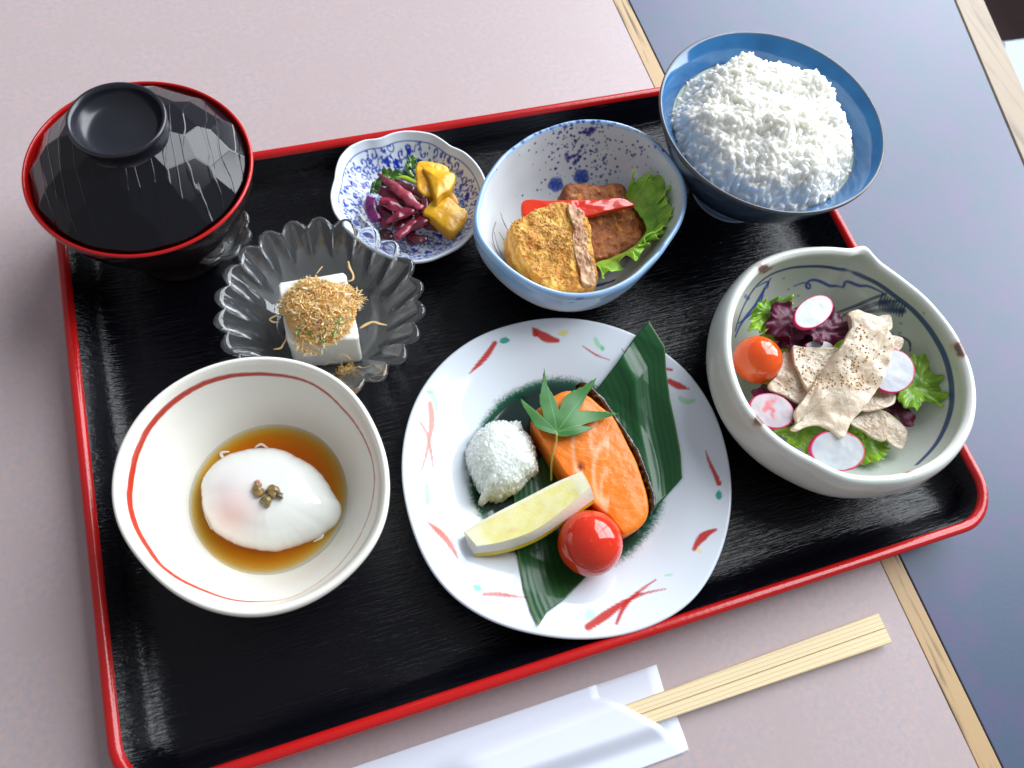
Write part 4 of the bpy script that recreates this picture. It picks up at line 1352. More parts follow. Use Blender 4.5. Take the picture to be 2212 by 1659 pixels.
# ================================================================== SALAD
print('tom', tomato('salad', (398, 745), 153, 3.9, "orange red cherry tomato against the left wall of the salad bowl", ca=(.72, .06, .005), cb=(.78, .11, .008)))
def sp3(L, z, gx=0, gy=0):
    return at_plane(Z('salad', L), z, gx, gy)
GREEN = lambda a=(.10, .26, .02), b=(.22, .42, .06), f=1.3, s=3: (lambda P, U, th: mixc(a, b, np.clip(.5+.55*fbm(P, f, 3, s)+.25*(np.asarray(U)[:, None]**3), 0, 1)))
def vein_green(a, b, v, seed):
    def f(P, U, th):
        C = mixc(a, b, np.clip(.45+.5*fbm(P, 1.3, 3, seed)+.3*(np.asarray(U)[:, None]**3), 0, 1))
        br = np.exp(-(np.abs(np.sin(th*3.5+seed+.6*fbm(P, .8, 2, seed)))/.10)**2)*(1-np.asarray(U)[:, None]**2)
        return C*(1-.55*br[..., None])+np.array(v)*.55*br[..., None]
    return f
RAD = lambda seed: vein_green((.055, .004, .018), (.13, .010, .045), (.42, .20, .27), seed)
LG = lambda seed: vein_green((.09, .26, .012), (.32, .56, .045), (.45, .62, .22), seed)
lettuces = [
 ("lettuce_leaf", [(375, 430), (440, 378), (490, 362), (560, 358), (608, 368), (610, 420), (560, 470), (500, 520), (440, 575), (380, 580), (335, 565), (350, 500)], 3.9, 0, 0, LG(3), .14, 9, "bright green lettuce leaf by the tomato at the salad bowl's back left", "lettuce"),
 ("lettuce_leaf", [(1370, 715), (1440, 728), (1482, 800), (1540, 880), (1548, 985), (1532, 1045), (1450, 1000), (1350, 1078), (1255, 985), (1230, 900), (1290, 800)], 3.6, .10, 0, LG(5), .16, 8, "frilly green lettuce leaf leaning out on the right behind the radish slice", "lettuce"),
 ("lettuce_leaf", [(500, 1170), (600, 1130), (750, 1120), (870, 1150), (790, 1230), (735, 1350), (640, 1300), (550, 1230)], 3.2, 0, 0, LG(7), .14, 10, "green lettuce leaf tucked under the pork at the front left of the salad", "lettuce"),
 ("lettuce_leaf", [(970, 1130), (1060, 1180), (1140, 1225), (1228, 1258), (1205, 1320), (1160, 1372), (1066, 1388), (980, 1330)], 2.6, .05, 0, LG(9), .12, 8, "green lettuce leaf at the front of the salad beside the front radish slice", "lettuce"),
 ("radicchio_leaf", [(470, 470), (482, 400), (545, 383), (640, 398), (720, 430), (740, 520), (700, 600), (600, 640), (530, 600), (460, 545)], 4.25, 0, .05, RAD(3), .25, 5, "crumpled purple radicchio leaf at the back left of the salad", "radicchio"),
 ("radicchio_leaf", [(700, 470), (780, 440), (860, 425), (925, 445), (950, 510), (962, 590), (900, 645), (800, 665), (720, 640), (690, 560)], 4.4, 0, 0, RAD(6), .25, 5, "crumpled purple radicchio leaf between the top radish slice and the pork roll", "radicchio"),
 ("radicchio_leaf", [(520, 560), (620, 570), (720, 590), (760, 660), (700, 700), (600, 710), (545, 690)], 4.0, 0, -.1, RAD(8), .2, 4, "dark purple radicchio leaf just right of the tomato above the pork", "radicchio"),
 ("radicchio_leaf", [(1240, 965), (1300, 1015), (1376, 1108), (1342, 1168), (1290, 1130), (1190, 1050), (1170, 1000)], 3.0, .1, 0, RAD(10), .08, 4, "pointed purple radicchio leaf at the right front under the radish slice", "radicchio"),
 ("radicchio_leaf", [(370, 940), (450, 905), (520, 930), (600, 1000), (670, 1040), (640, 1130), (560, 1160), (450, 1090), (380, 1000)], 3.3, 0, 0, RAD(12), .1, 5, "purple radicchio leaf below the tomato behind the pink blushed radish slice", "radicchio"),
]
LEAFMATS = {"lettuce_leaf": LEAFY, "radicchio_leaf": mat("radicchio", None, rough=.45, spec=.35, bump=((3, .4, (1, 1, 1)),))}
for i, (nm, L, z, gx, gy, cf, fr_, ff, lb, ct) in enumerate(lettuces):
    m = leafpatch(sp3(L, z, gx, gy), frill=fr_, ffreq=ff, cup=.15, seed=i+20, crumple=.28, color=cf, wobble=.05, nb=170, nr=26)
    tag(build(nm, m, LEAFMATS[nm], solid=.04), lb, ct)
# a bed of inner leaves that fills the bowl under the slices
m = leafpatch(sp3([(420, 600), (700, 560), (1000, 600), (1250, 760), (1290, 950), (1200, 1150), (1000, 1220), (700, 1180), (480, 1050), (400, 800)], 2.4), frill=.2, ffreq=7, cup=.1, seed=50, crumple=.45, color=LG(31), nb=170, nr=26)
tag(build("lettuce_leaf", m, LEAFY, solid=.04), "large green lettuce leaf lying lowest in the salad beneath the pork slices", "lettuce")

def ell(cx, cy, a, b, ang, n=40):
    t_ = np.linspace(0, 2*np.pi, n, endpoint=False)
    ca, sa = math.cos(math.radians(ang)), math.sin(math.radians(ang))
    return [(cx+a*math.cos(k)*ca-b*math.sin(k)*sa, cy+a*math.cos(k)*sa+b*math.sin(k)*ca) for k in t_]
RADM = mat("radish_slice", None, rough=.4, spec=.35, sss=.35, sssr=(1, .9, .95), sscale=.15, bump=((3, .15, (1, 1, 1)),))
def radish(e, z, gx, gy, lb, blush=0, seed=0):
    def cf(P, U, H):
        U_ = np.clip(U, 0, 1)[:, None]
        n1 = .03*noise(P, 2.5, seed)
        rimm = sstep(.90, .955, U_+n1)+0*P[..., 0]
        C = mixc((.60, .61, .63), (.48, .52, .57), np.clip(.5+.8*fbm(P, 2.2, 2, seed), 0, 1))
        ray = np.exp(-((U_-.15)/.15)**2)*.35+0*P[..., 0]
        C = C*(1-.3*ray[..., None])+np.array((.60, .62, .6))*.3*ray[..., None]
        if blush:
            b_ = np.clip(sstep(.0, .6, fbm(P, 2.5, 2, 4))*.7*sstep(.1, .5, 1-U_)+.15, 0, 1)
            C = C*(1-b_[..., None])+np.array((.75, .16, .18))*b_[..., None]
        C = C*(1-rimm[..., None])+np.array((.62, .018, .12))*rimm[..., None]
        return C
    O3 = at_plane(Z('salad', ell(*e)), z, gx, gy)
    m = slab(O3, .20, .06, .03, nb=110, nr=34, color=cf, rough=.02, rfreq=1.5, seed=seed)
    tag(build("radish_slice", m, RADM), lb, "radish", "radish slices in the salad")
radish((748, 447, 135, 90, -33), 5.15, .0, -.08, "white radish slice on top of the purple radicchio at the back", seed=1)
radish((1240, 815, 142, 136, 10), 4.5, .02, .08, "large white radish slice right of the pork roll beside the frilly lettuce", seed=2)
radish((898, 1312, 174, 128, 8), 4.1, .05, .35, "large white radish slice at the front wall of the salad bowl", seed=3)
radish((490, 1062, 146, 106, 20), 4.3, .1, .1, "pink blushed radish slice below the tomato at the left wall", blush=1, seed=4)
radish((785, 660, 88, 34, 2), 4.45, 0, .3, "sliver of a radish slice peeking out behind the folded pork", seed=5)

PORKM = mat("sliced_cold_pork", None, rough=.34, spec=.5, coat=.1, sss=.4, sssr=(1, .7, .5), sscale=.3, bump=((3.0, .9, (1, 1, 1)), (12, .3, (1, 1, 1))))
def porkcol(seed, tan=.5):
    def f(P, U, H):
        n1 = fbm(P, 1.6, 3, seed)
        C = mixc((.60, .47, .33), (.72, .61, .47), np.clip(.5+.6*n1, 0, 1))
        v = np.abs(noise(P, 1.7, seed+3)+.4*noise(P, 3.6, seed+4))
        w_ = (1-sstep(.0, .10, v))*.38
        return C*(1-w_[..., None])+np.array((.36, .27, .19))*w_[..., None]
    return f
def pork(L, z, gx, gy, lb, thick=.16, seed=0, wavef=None, arch=0, rough=.05):
    O3 = sp3(L, z, gx, gy)
    def wv(P, U):
        P = P.copy()
        if wavef:
            P[..., 2] += wavef(px(P))
        P[..., 2] += .16*fbm(P, .9, 2, seed)
        return P
    m = slab(O3, thick, .06, arch, nb=150, nr=40, rough=rough*.4, rfreq=3, fine=.015, seed=seed, color=porkcol(seed), wave=wv)
    return tag(build("pork_slice", m, PORKM), lb, "meat", "cold pork slices in the salad")
pork([(560, 695), (632, 688), (645, 780), (685, 870), (715, 950), (700, 1010), (640, 1002), (560, 962), (482, 932), (470, 900), (520, 840), (548, 780)], 4.2, .12, 0, "pork slice beside the tomato under the folded slice", seed=3)
pork([(630, 648), (665, 655), (720, 662), (800, 668), (905, 680), (870, 780), (800, 870), (740, 955), (705, 930), (662, 830), (628, 740)], 4.6, .0, .05, "folded pork slice with sesame just left of the pork roll", seed=5)
pork([(1060, 960), (1180, 940), (1262, 948), (1256, 1010), (1205, 1042), (1070, 1064), (1010, 1040)], 3.9, 0, 0, "pork slice under the right radish slice beside the pork roll", seed=7)
pork([(980, 1140), (1050, 1080), (1130, 1038), (1190, 1090), (1205, 1170), (1192, 1252), (1130, 1232), (1060, 1182)], 3.5, .05, .1, "curved pork slice at the front right below the roll", seed=9)
pork([(1140, 1045), (1250, 1098), (1332, 1180), (1328, 1240), (1302, 1302), (1230, 1272), (1190, 1220), (1200, 1150)], 3.2, .1, .1, "smooth pale pork slice lying farthest to the front right", seed=11)
pork([(1080, 480), (1150, 470), (1232, 460), (1236, 555), (1170, 560), (1100, 540)], 4.5, 0, -.1, "small square end of pork standing behind the top of the roll", seed=13)
pork([(1200, 605), (1306, 612), (1302, 670), (1250, 700), (1200, 690)], 4.3, 0, 0, "small pork corner just above the right radish slice", seed=15)
def rollw(q):
    x, y = (q[..., 0]-1497.7)/.3472, (q[..., 1]-518.4)/.3472
    s_ = np.clip((y-430)/750, 0, 1)
    # rolled end: cylinder-like bulge near the top, flattening towards the tip
    axis = 1110-s_*300
    d = (x-axis)/150
    return (.62*np.sqrt(np.clip(1-d*d, 0, 1))*(1-s_)**.7-.1)-.45*sstep(.0, .12, .12-s_)
big = [(985, 435), (1040, 425), (1070, 450), (1130, 488), (1190, 530), (1238, 580), (1256, 650), (1232, 740), (1195, 850), (1130, 960), (1045, 1070), (990, 1130), (938, 1227), (870, 1182), (800, 1150), (720, 1155), (650, 1182), (620, 1168), (655, 1130), (638, 1070), (690, 990), (745, 915), (800, 830), (850, 750), (905, 670), (950, 590), (985, 520), (975, 470)]
bigp = pork(big, 4.95, .02, .10, "large pork slice rolled over at the top, sprinkled with sesame", thick=.20, seed=17, wavef=rollw, rough=.06)
SES = mat("ground_sesame", None, rough=.5, bump=((10, .5, (1, 1, 1)),))
from mathutils.bvhtree import BVHTree
def hitter(objs):
    trees = []
    for o in objs:
        V = [o.matrix_world @ v.co if False else Vector(np.array(o['_o'])*S)+v.co for v in o.data.vertices]
        trees.append(BVHTree.FromPolygons(V, [tuple(p_.vertices) for p_ in o.data.polygons]))
    def f(pxy):
        d = (pxy[0]-1106)/FPX*CR-(pxy[1]-829.5)/FPX*CU+CF
        d = Vector(d/np.linalg.norm(d))
        best = None
        for t_ in trees:
            h = t_.ray_cast(Vector(CP*S), d)
            if h[0] is not None and (best is None or h[3] < best[3]):
                best = h
        return None if best is None else (np.array(best[0])/S, np.array(best[1]))
    return f
hp = hitter([o for o in bpy.data.objects if o.name.startswith("pork_slice")])
m = M()
rs = np.random.default_rng(8)
for k in range(170):
    g = [((1040, 590), 40, 35), ((1060, 680), 60, 45), ((990, 780), 60, 50), ((940, 870), 60, 30), ((690, 800), 35, 60), ((760, 850), 40, 40), ((600, 930), 50, 40), ((1110, 740), 40, 60), ((1040, 890), 50, 25), ((655, 700), 18, 25)][rs.integers(0, 10)]
    h = hp(Z('salad', [(rs.normal(g[0][0], g[1]), rs.normal(g[0][1], g[2]))])[0])
    if h is None:
        continue
    q = h[0]
    a = rs.uniform(0, 6.28)
    l_ = rs.uniform(.02, .06)
    tube([q-[math.cos(a)*l_, math.sin(a)*l_, -.01], q+[math.cos(a)*l_, math.sin(a)*l_, .02]], [.04, .065, .03], 6, m=m, color=mixc((.50, .27, .09), (.70, .44, .18), rs.random()), rough=.01, step=.05)
o = tag(build("ground_sesame", m, SES), "crushed tan sesame scattered over the pork slices", "sesame")
o['kind'] = 'stuff'

# ================================================================== CONTENTS OF THE OVAL BOWL
def s4(L, z, gx=0, gy=0):
    return at_plane(Z('splat', L), z, gx, gy)
LE = lambda a=(.11, .30, .03), b=(.30, .55, .09): (lambda P: mixc(a, b, np.clip(.5+.6*fbm(P, 1.5, 3, 3), 0, 1)))
inn_ = catmull(s4([(1340, 690), (1400, 780), (1470, 880), (1500, 960), (1430, 1060), (1330, 1130), (1210, 1175), (1100, 1215)], 3.4), .05)
out_ = s4([(1380, 580), (1480, 575), (1590, 565), (1660, 650), (1700, 740), (1760, 800), (1735, 880), (1640, 980), (1540, 1060), (1450, 1150), (1340, 1240), (1240, 1290), (1150, 1330)], 3.9)
out_ = catmull(out_, .05)
n_ = 320
A, B = resample(inn_, n_, False), resample(out_, n_, False)
u = np.linspace(0, 1, 30)[:, None, None]
P = A[None]*(1-u)+B[None]*u
s_ = np.linspace(0, 1, n_)[None]
tt = np.linspace(0, 1, 30)[:, None]
dr_ = (B-A)/np.linalg.norm(B-A, axis=1)[:, None]
phs = s_*70+2.2*np.sin(s_*19)+1.5*np.sin(s_*43+1)
amp = .75+.45*np.sin(s_*31+.5)
f1, f2 = np.sin(phs), np.cos(phs)
tg = np.gradient(B, axis=0)
tg /= np.linalg.norm(tg, axis=1)[:, None]
P[..., 2] += .50*amp*f1*tt**2.3+.40*np.sin(tt*2.6)*.6-.45*sstep(.35, 1, s_)*(1-tt)*.5+.30*fbm(P, .9, 3, 4)
P += dr_[None]*(.30*amp*f2*tt**4)[..., None]
P += tg[None]*(.17*amp*np.sin(2*phs+.6)*tt**3.5)[..., None]
P[..., 2] += .25*np.sin(s_*9+1)*tt
C = mixc((.14, .38, .02), (.42, .68, .08), np.clip(.35+.35*fbm(P, 1.5, 3, 3)+.40*tt**3+.2*f1*tt, 0, 1))
rad_v = np.exp(-(np.abs(np.sin(s_*26+.5*noise(P, 1, 3)))/.12)**2)*(1-tt)
C = C*(1-.4*rad_v[..., None])+np.array((.45, .62, .28))*.4*rad_v[..., None]
m = M(); m.grid(P, C, flip=True)
in2 = A+(B-A)*.30+np.array([0, 0, .22])
ou2 = A+(B-A)*.74+np.array([0, 0, .55])
t2_ = np.linspace(0, 1, 16)[:, None]
P = in2[None]*(1-t2_[..., None])+ou2[None]*t2_[..., None]
f3 = np.sin(phs*1.15+2)
P[..., 2] += .34*amp*f3*t2_**1.8+.12*fbm(P, 1.5, 2, 9)
P += dr_[None]*(.24*amp*np.cos(phs*1.15+3)*t2_**3)[..., None]
P += tg[None]*(.16*np.sin(2*phs+1)*t2_**2)[..., None]
C = mixc((.13, .36, .02), (.45, .70, .10), np.clip(.3+.3*fbm(P, 1.5, 3, 3)+.45*t2_**2, 0, 1))
m.grid(P[:, 20:250], C.reshape(P.shape)[:, 20:250], flip=True)
tag(build("lettuce_leaf", m, LEAFY, solid=.04), "frilly bright green lettuce leaf curling round the patty in the oval bowl", "lettuce")
m = leafpatch(s4([(520, 1150), (600, 1230), (660, 1310), (740, 1400), (660, 1390), (600, 1350), (560, 1260)], 2.3), frill=.08, ffreq=6, cup=.1, seed=61, crumple=.1, color=LG(41), nb=90, nr=12)
tag(build("lettuce_leaf", m, LEAFY, solid=.04), "small green lettuce tip poking out at the lower left of the cutlet", "lettuce")
FRY = mat("fried_patty", None, rough=.5, spec=.3, coat=0, bump=((4, .8, (1, 1, 1)), (14, .4, (1, 1, 1))))
def pattycol(P, U, H):
    n1 = fbm(P, 2.2, 4, 4, .65)
    C = mixc((.20, .048, .008), (.42, .13, .025), np.clip(.5+.6*n1, 0, 1))
    e = sstep(.80, 1.0, np.clip(U, 0, 1))[:, None]*.75+0*P[..., 0]
    C = C*(1-e[..., None])+np.array((.15, .040, .012))*e[..., None]
    o_ = (noise(P, 3.2, 9) > .58)*.8
    return C*(1-o_[..., None])+np.array((.60, .24, .04))*o_[..., None]
m = slab(s4([(865, 620), (900, 588), (1000, 584), (1150, 600), (1290, 585), (1350, 620), (1370, 700), (1440, 780), (1520, 850), (1535, 950), (1475, 1050), (1350, 1125), (1250, 1170), (1110, 1205), (1000, 1100), (930, 900), (860, 740)], 3.3, -.10, .10), 1.3, .25, .15, nb=200, nr=50, rough=.09, rfreq=2.2, fine=.03, seed=4, color=pattycol)
tag(build("fried_patty", m, FRY), "brown fried patty lying behind the cutlet in the oval bowl", "patty")
m = slab(s4([(545, 728), (700, 728), (900, 726), (1100, 722), (1300, 710), (1370, 722), (1420, 757), (1350, 778), (1220, 805), (1060, 845), (930, 850), (760, 850), (545, 850), (530, 800)], 4.15, .02, .05), .30, .10, .03, nb=120, nr=14, rough=.02, seed=3, color=lambda P, U, H: mixc((.66, .020, .006), (.74, .05, .01), .5+.5*fbm(P, 1.5, 2, 3)))
tag(build("red_pepper_strip", m, mat("red_pepper", None, rough=.15, spec=.5, coat=.4, sss=.2, sssr=(1, .2, .1), sscale=.2)), "glossy red pepper strip lying across the patty behind the cutlet", "pepper")
CRUMB = mat("panko_crust", None, rough=.55, spec=.35, bump=((5, 1.0, (1, 1, 1)), (16, .6, (1, 1, 1))))
def crumbcol(P, U, H):
    n1 = fbm(P, 1.8, 4, 14, .7)
    C = mixc((.52, .19, .012), (.80, .48, .10), np.clip(.55+.65*n1, 0, 1))
    d = sstep(.25, .6, noise(P, 2.8, 5))*.5
    return C*(1-d[..., None])+np.array((.40, .13, .02))*d[..., None]
cut = thing("breaded_cutlet", "golden breaded cutlet chunk cut open at the front of the oval bowl", "cutlet", s4([(800, 1100)], 1.4)[0])
co = [(440, 912), (500, 875), (560, 850), (620, 810), (690, 785), (760, 745), (830, 735), (890, 748), (960, 768), (1010, 800), (1060, 880), (1075, 980), (1085, 1090), (1110, 1210), (1140, 1340), (1110, 1400), (960, 1430), (860, 1422), (760, 1410), (690, 1370), (620, 1300), (570, 1220), (500, 1130), (462, 1030)]
m = slab(s4(co, 4.35, -.05, .10), 2.2, .12, .04, nb=320, nr=90, rough=.10, rfreq=2.0, fine=.04, ffreq=5, seed=8, color=crumbcol, corner=True)
rs = np.random.default_rng(14)
Vt = m.V[0].reshape(-1, 320, 3)
for k in range(900):                             # loose crumbs of the crust
    i, j = rs.integers(2, 100), rs.integers(0, 320)
    q = Vt[i, j]
    e = rs.normal(0, .05, 3)
    tube([q-e, q+e+[0, 0, .02]], [.02, .04, .02], 5, m=m, color=mixc((.50, .22, .04), (.80, .55, .22), rs.random()), step=.08)
build("crumb_coating", m, CRUMB, cut)
def meatcol(P, U, H):
    n1 = fbm(P, 3, 3, 3, .7)
    return mixc((.42, .19, .09), (.66, .43, .24), np.clip(.5+.8*n1, 0, 1))
m = slab(s4([(895, 765), (960, 775), (1010, 815), (1015, 880), (1005, 930), (1040, 1000), (1045, 1100), (1080, 1200), (1110, 1335), (1075, 1385), (1000, 1370), (985, 1260), (940, 1130), (925, 1000), (945, 930), (905, 860)], 4.40, -.05, .10), .35, .05, .0, nb=160, nr=24, rough=.10, rfreq=3.2, fine=.05, ffreq=8, seed=12, color=meatcol)
build("filling", m, mat("minced_filling", None, rough=.5, coat=0, sss=.2, sssr=(1, .5, .4), sscale=.15, bump=((6, .8, (1, 1, 1)),)), cut)

# ================================================================== PICKLES
def s3(L, z, gx=0, gy=0):
    return at_plane(Z('pickle', L), z, gx, gy)
YELM = mat("yellow_pickled_radish", None, rough=.3, spec=.4, coat=.1, sss=.35, sssr=(1, .6, .1), sscale=.3, bump=((4, .35, (1, 1, 1)),))
def yc(P, U, H):
    C = mixc((.68, .30, .008), (.80, .47, .02), np.clip(.5+.7*fbm(P, 1.6, 3, 7), 0, 1))
    d = (noise(P, 9, 4) > .74)[..., None]*.5
    return C*(1-d)+np.array((.30, .12, .01))*d
YG = "yellow pickled radish chunks"
m = slab(s3([(925, 540), (945, 515), (1050, 520), (1150, 540), (1215, 565), (1240, 620), (1200, 700), (1120, 790), (1090, 845), (1000, 842), (940, 790), (920, 650)], 2.7, -.1, 0), .9, .12, .05, nb=110, nr=16, rough=.04, rfreq=2, seed=2, color=yc)
tag(build("pickled_radish_chunk", m, YELM), "yellow pickled radish chunk at the back of the dish under the folded one", "pickle", YG)
m = slab(s3([(980, 585), (1080, 590), (1200, 610), (1290, 645), (1295, 700), (1240, 800), (1180, 830), (1115, 887), (1095, 850), (1070, 760), (1030, 660)], 3.05, -.1, -.2), .5, .1, .18, nb=110, nr=16, rough=.03, rfreq=2, seed=4, color=yc)
tag(build("pickled_radish_chunk", m, YELM), "folded bright yellow pickled radish piece, topmost in the dish", "pickle", YG)
m = slab(s3([(1200, 820), (1260, 815), (1320, 880), (1320, 950), (1250, 930), (1190, 880)], 2.1, 0, 0), .5, .1, .05, nb=60, nr=8, rough=.03, seed=5, color=yc)
tag(build("pickled_radish_chunk", m, YELM), "small yellow pickled radish piece hidden between the two larger ones", "pickle", YG)
m = slab(s3([(985, 985), (1040, 930), (1080, 888), (1120, 860), (1180, 848), (1260, 880), (1330, 945), (1410, 990), (1400, 1080), (1345, 1150), (1270, 1205), (1170, 1145), (1060, 1060), (990, 1020)], 2.75, -.08, .05), .8, .12, .08, nb=110, nr=16, rough=.04, rfreq=2, seed=6, color=yc)
tag(build("pickled_radish_chunk", m, YELM), "thick yellow pickled radish chunk at the right front of the dish", "pickle", YG)
VEG = mat("glossy_greens", None, rough=.15, spec=.5, coat=.4, bump=((3, .4, (1, 1, 1)),))
m = tube(s3([(740, 670), (830, 690), (935, 735)], 2.6), [.08, .15, .16, .1], 10, .7, color=(.33, .45, .03), rough=.02)
tag(build("pickled_greens", m, VEG), "yellow green pickled stem lying above the purple strips", "pickle")
m = tube(s3([(880, 525), (850, 570), (860, 640), (900, 670)], 2.6), [.10, .16, .14, .1], 10, .7, color=(.10, .19, .03), rough=.03)
tag(build("pickled_greens", m, VEG), "short dark green stem against the back yellow chunk", "pickle")
for L, z, lb, sd in (([(610, 600), (680, 620), (760, 640), (770, 700), (720, 730), (650, 690), (590, 650)], 2.55, "dark green pickled leaf at the back of the dish above the purple strips", 3),
                     ([(490, 760), (540, 700), (590, 690), (600, 760), (560, 810), (490, 838)], 2.3, "dark green pickled leaf tip at the left end of the purple strips", 5),
                     ([(740, 620), (800, 610), (880, 640), (930, 680), (860, 700), (780, 670)], 2.4, "olive pickled leaf tucked beside the back yellow chunk", 7),
                     ([(860, 500), (915, 510), (920, 600), (870, 610), (820, 580)], 2.6, "dark green leaf tip standing at the back yellow chunk", 9)):
    m = leafpatch(s3(L, z), frill=.10, ffreq=6, cup=.1, seed=sd, crumple=.2, color=(lambda P, U, th: mixc((.015, .08, .008), (.10, .24, .02), np.clip(.5+.8*fbm(P, 3, 2, 4), 0, 1))), nb=80, nr=12)
    tag(build("green_leaf", m, VEG, solid=.03), lb, "pickle")
PUR = mat("purple_pickle", None, rough=.24, spec=.5, coat=.25, sss=.1, bump=((3, .5, (1, 1, 1)),))
strips = [([(556, 640), (700, 760), (850, 880), (970, 975)], 2.95, [.05, .16, .18, .14], (.36, .045, .075), "longest rosy pickled strip lying across the top of the purple heap"),
          ([(480, 870), (495, 980), (540, 1090)], 2.2, [.16, .26, .18], (.17, .012, .12), "violet pickled slice at the left edge of the purple heap"),
          ([(575, 905), (680, 930), (790, 1000)], 2.7, [.16, .22, .12], (.33, .020, .060), "plump crimson pickled piece in the middle of the purple heap"),
          ([(635, 1110), (760, 1040), (900, 975)], 2.75, [.06, .18, .22], (.26, .018, .050), "broad crimson pickled strip slanting up to the right"),
          ([(735, 1260), (800, 1190), (910, 1090)], 2.6, [.16, .16, .14], (.27, .018, .050), "crimson pickled strip slanting down at the front of the heap")]
PG = "purple red pickled vegetable strips"
for k, (L, z, r, c, lb) in enumerate(strips):
    m = tube(s3(L, z), np.array(r)*1.6, 14, .5, color=lambda P, U, H, c=c: mixc(c, (c[0]*.35, c[1]*.3, c[2]*.4), np.clip(.4+.9*fbm(P, 3.2, 3, 3), 0, 1)), rough=.08, seed=k)
    tag(build("pickled_strip", m, PUR), lb, "pickle", PG)
others = [([(590, 730), (740, 740), (900, 800)], 2.6, [.09, .14, .1]), ([(570, 800), (680, 850), (780, 850)], 2.5, [.12, .16, .1]), ([(840, 1160), (930, 1120), (1020, 1060)], 2.5, [.12, .16, .12]),
          ([(565, 1230), (630, 1215), (690, 1260)], 1.9, [.12, .16, .1]), ([(860, 1240), (940, 1270), (1020, 1260)], 2.1, [.1, .14, .1]), ([(930, 1090), (1040, 1120), (1130, 1160)], 2.1, [.12, .18, .12]),
          ([(1000, 880), (1010, 950), (970, 1010)], 2.6, [.1, .14, .1]), ([(790, 760), (900, 800), (1000, 870)], 2.6, [.08, .12, .1]), ([(740, 870), (850, 930), (960, 940)], 2.4, [.12, .18, .12]),
          ([(600, 1000), (640, 1080), (600, 1150)], 2.1, [.14, .18, .12]), ([(700, 1000), (780, 1090), (740, 1180)], 2.2, [.14, .2, .14]), ([(880, 1180), (860, 1260), (910, 1310)], 1.9, [.1, .15, .1]), ([(640, 780), (700, 900), (650, 980)], 2.2, [.14, .2, .14]), ([(900, 1000), (960, 1080), (1040, 1110)], 2.3, [.12, .16, .1]), ([(560, 950), (640, 1000), (700, 1080)], 2.3, [.12, .16, .12]), ([(800, 1120), (850, 1060), (880, 1000)], 2.3, [.1, .2, .1])]
OTHER_LAB = ["dark pickled strip just below the longest rosy strip at the heap's upper left", "crimson strip at the upper left of the purple heap under the long rosy one", "short dark strip between the slanting crimson strips and the yellow chunk",
             "small crimson lump lowest at the front left of the purple heap", "curled dark strip lowest at the front of the purple heap", "dark wine red piece pointing towards the front yellow chunk",
             "short crimson strip standing between the long rosy strip and the front yellow chunk", "dark strip running behind the long rosy strip near the back yellow chunk", "dark red piece in the gap under the end of the long rosy strip",
             "dark plum piece beside the violet slice at the heap's left", "deep red piece under the broad crimson strip in the middle of the heap", "blackish red sliver at the heap's front beside the slanting strip",
             "dark piece standing upright at the left of the plump crimson piece", "deep wine piece right of the broad crimson strip", "dark red strip below the violet slice at the left", "dark red piece between the two slanting crimson strips"]
for k, (L, z, r) in enumerate(others):
    c = [(.11, .008, .018), (.22, .014, .035), (.16, .010, .030), (.07, .006, .010)][k % 4]
    m = tube(s3(L, z), np.array(r)*2.1, 12, .42, color=lambda P, U, H, c=c: mixc(c, (c[0]*.3, c[1]*.3, c[2]*.4), np.clip(.4+.8*fbm(P, 2.2, 2, 3), 0, 1)), rough=.05, seed=k+9)
    tag(build("pickled_strip", m, PUR), OTHER_LAB[k], "pickle", PG)

# ================================================================== TOFU
tx0, tx1, ty0, ty1, tz0, tz1 = -11.05, -7.68, 1.72, 5.42, 1.02, 3.8
O3 = np.array([(-10.98, 2.2, tz1), (-7.72, 1.66, tz1), (-7.55, 5.4, tz1), (-10.82, 5.55, tz1)])
O = []
for i in range(4):
    a, b = O3[i], O3[(i+1) % 4]
    for k in range(12):
        O.append(a+(b-a)*(k+.5)/12)
def tofucol(P, U, H):
    return mixc((.78, .77, .73), (.83, .81, .75), .5+.5*fbm(P, 1.2, 2, 3))
m = slab(np.array(O), tz1-tz0, .14, .02, nb=200, nr=40, rough=.05, rfreq=1.4, fine=.012, seed=3, color=tofucol, corner=True)
tag(build("tofu_block", m, mat("silken_tofu", None, rough=.32, sss=.4, sssr=(1, .95, .9), sscale=.3, bump=((3, .15, (1, 1, 1)),))), "white tofu cube topped with bonito flakes in the glass bowl", "tofu")
FLK = mat("bonito_flake", None, rough=.4, spec=.4, sss=.0, coat=.1)
nt = FLK.node_tree
pr = nt.nodes["Principled BSDF"]
tl_ = nt.nodes.new("ShaderNodeBsdfTranslucent")
mx = nt.nodes.new("ShaderNodeMixShader"); mx.inputs[0].default_value = .28
vc = nt.nodes.new("ShaderNodeVertexColor"); vc.layer_name = "Col"
nt.links.new(vc.outputs[0], tl_.inputs["Color"])
om = [n_ for n_ in nt.nodes if n_.type == 'OUTPUT_MATERIAL'][0]
nt.links.new(pr.outputs[0], mx.inputs[1]); nt.links.new(tl_.outputs[0], mx.inputs[2]); nt.links.new(mx.outputs[0], om.inputs["Surface"])
fr_rng = np.random.default_rng(21)
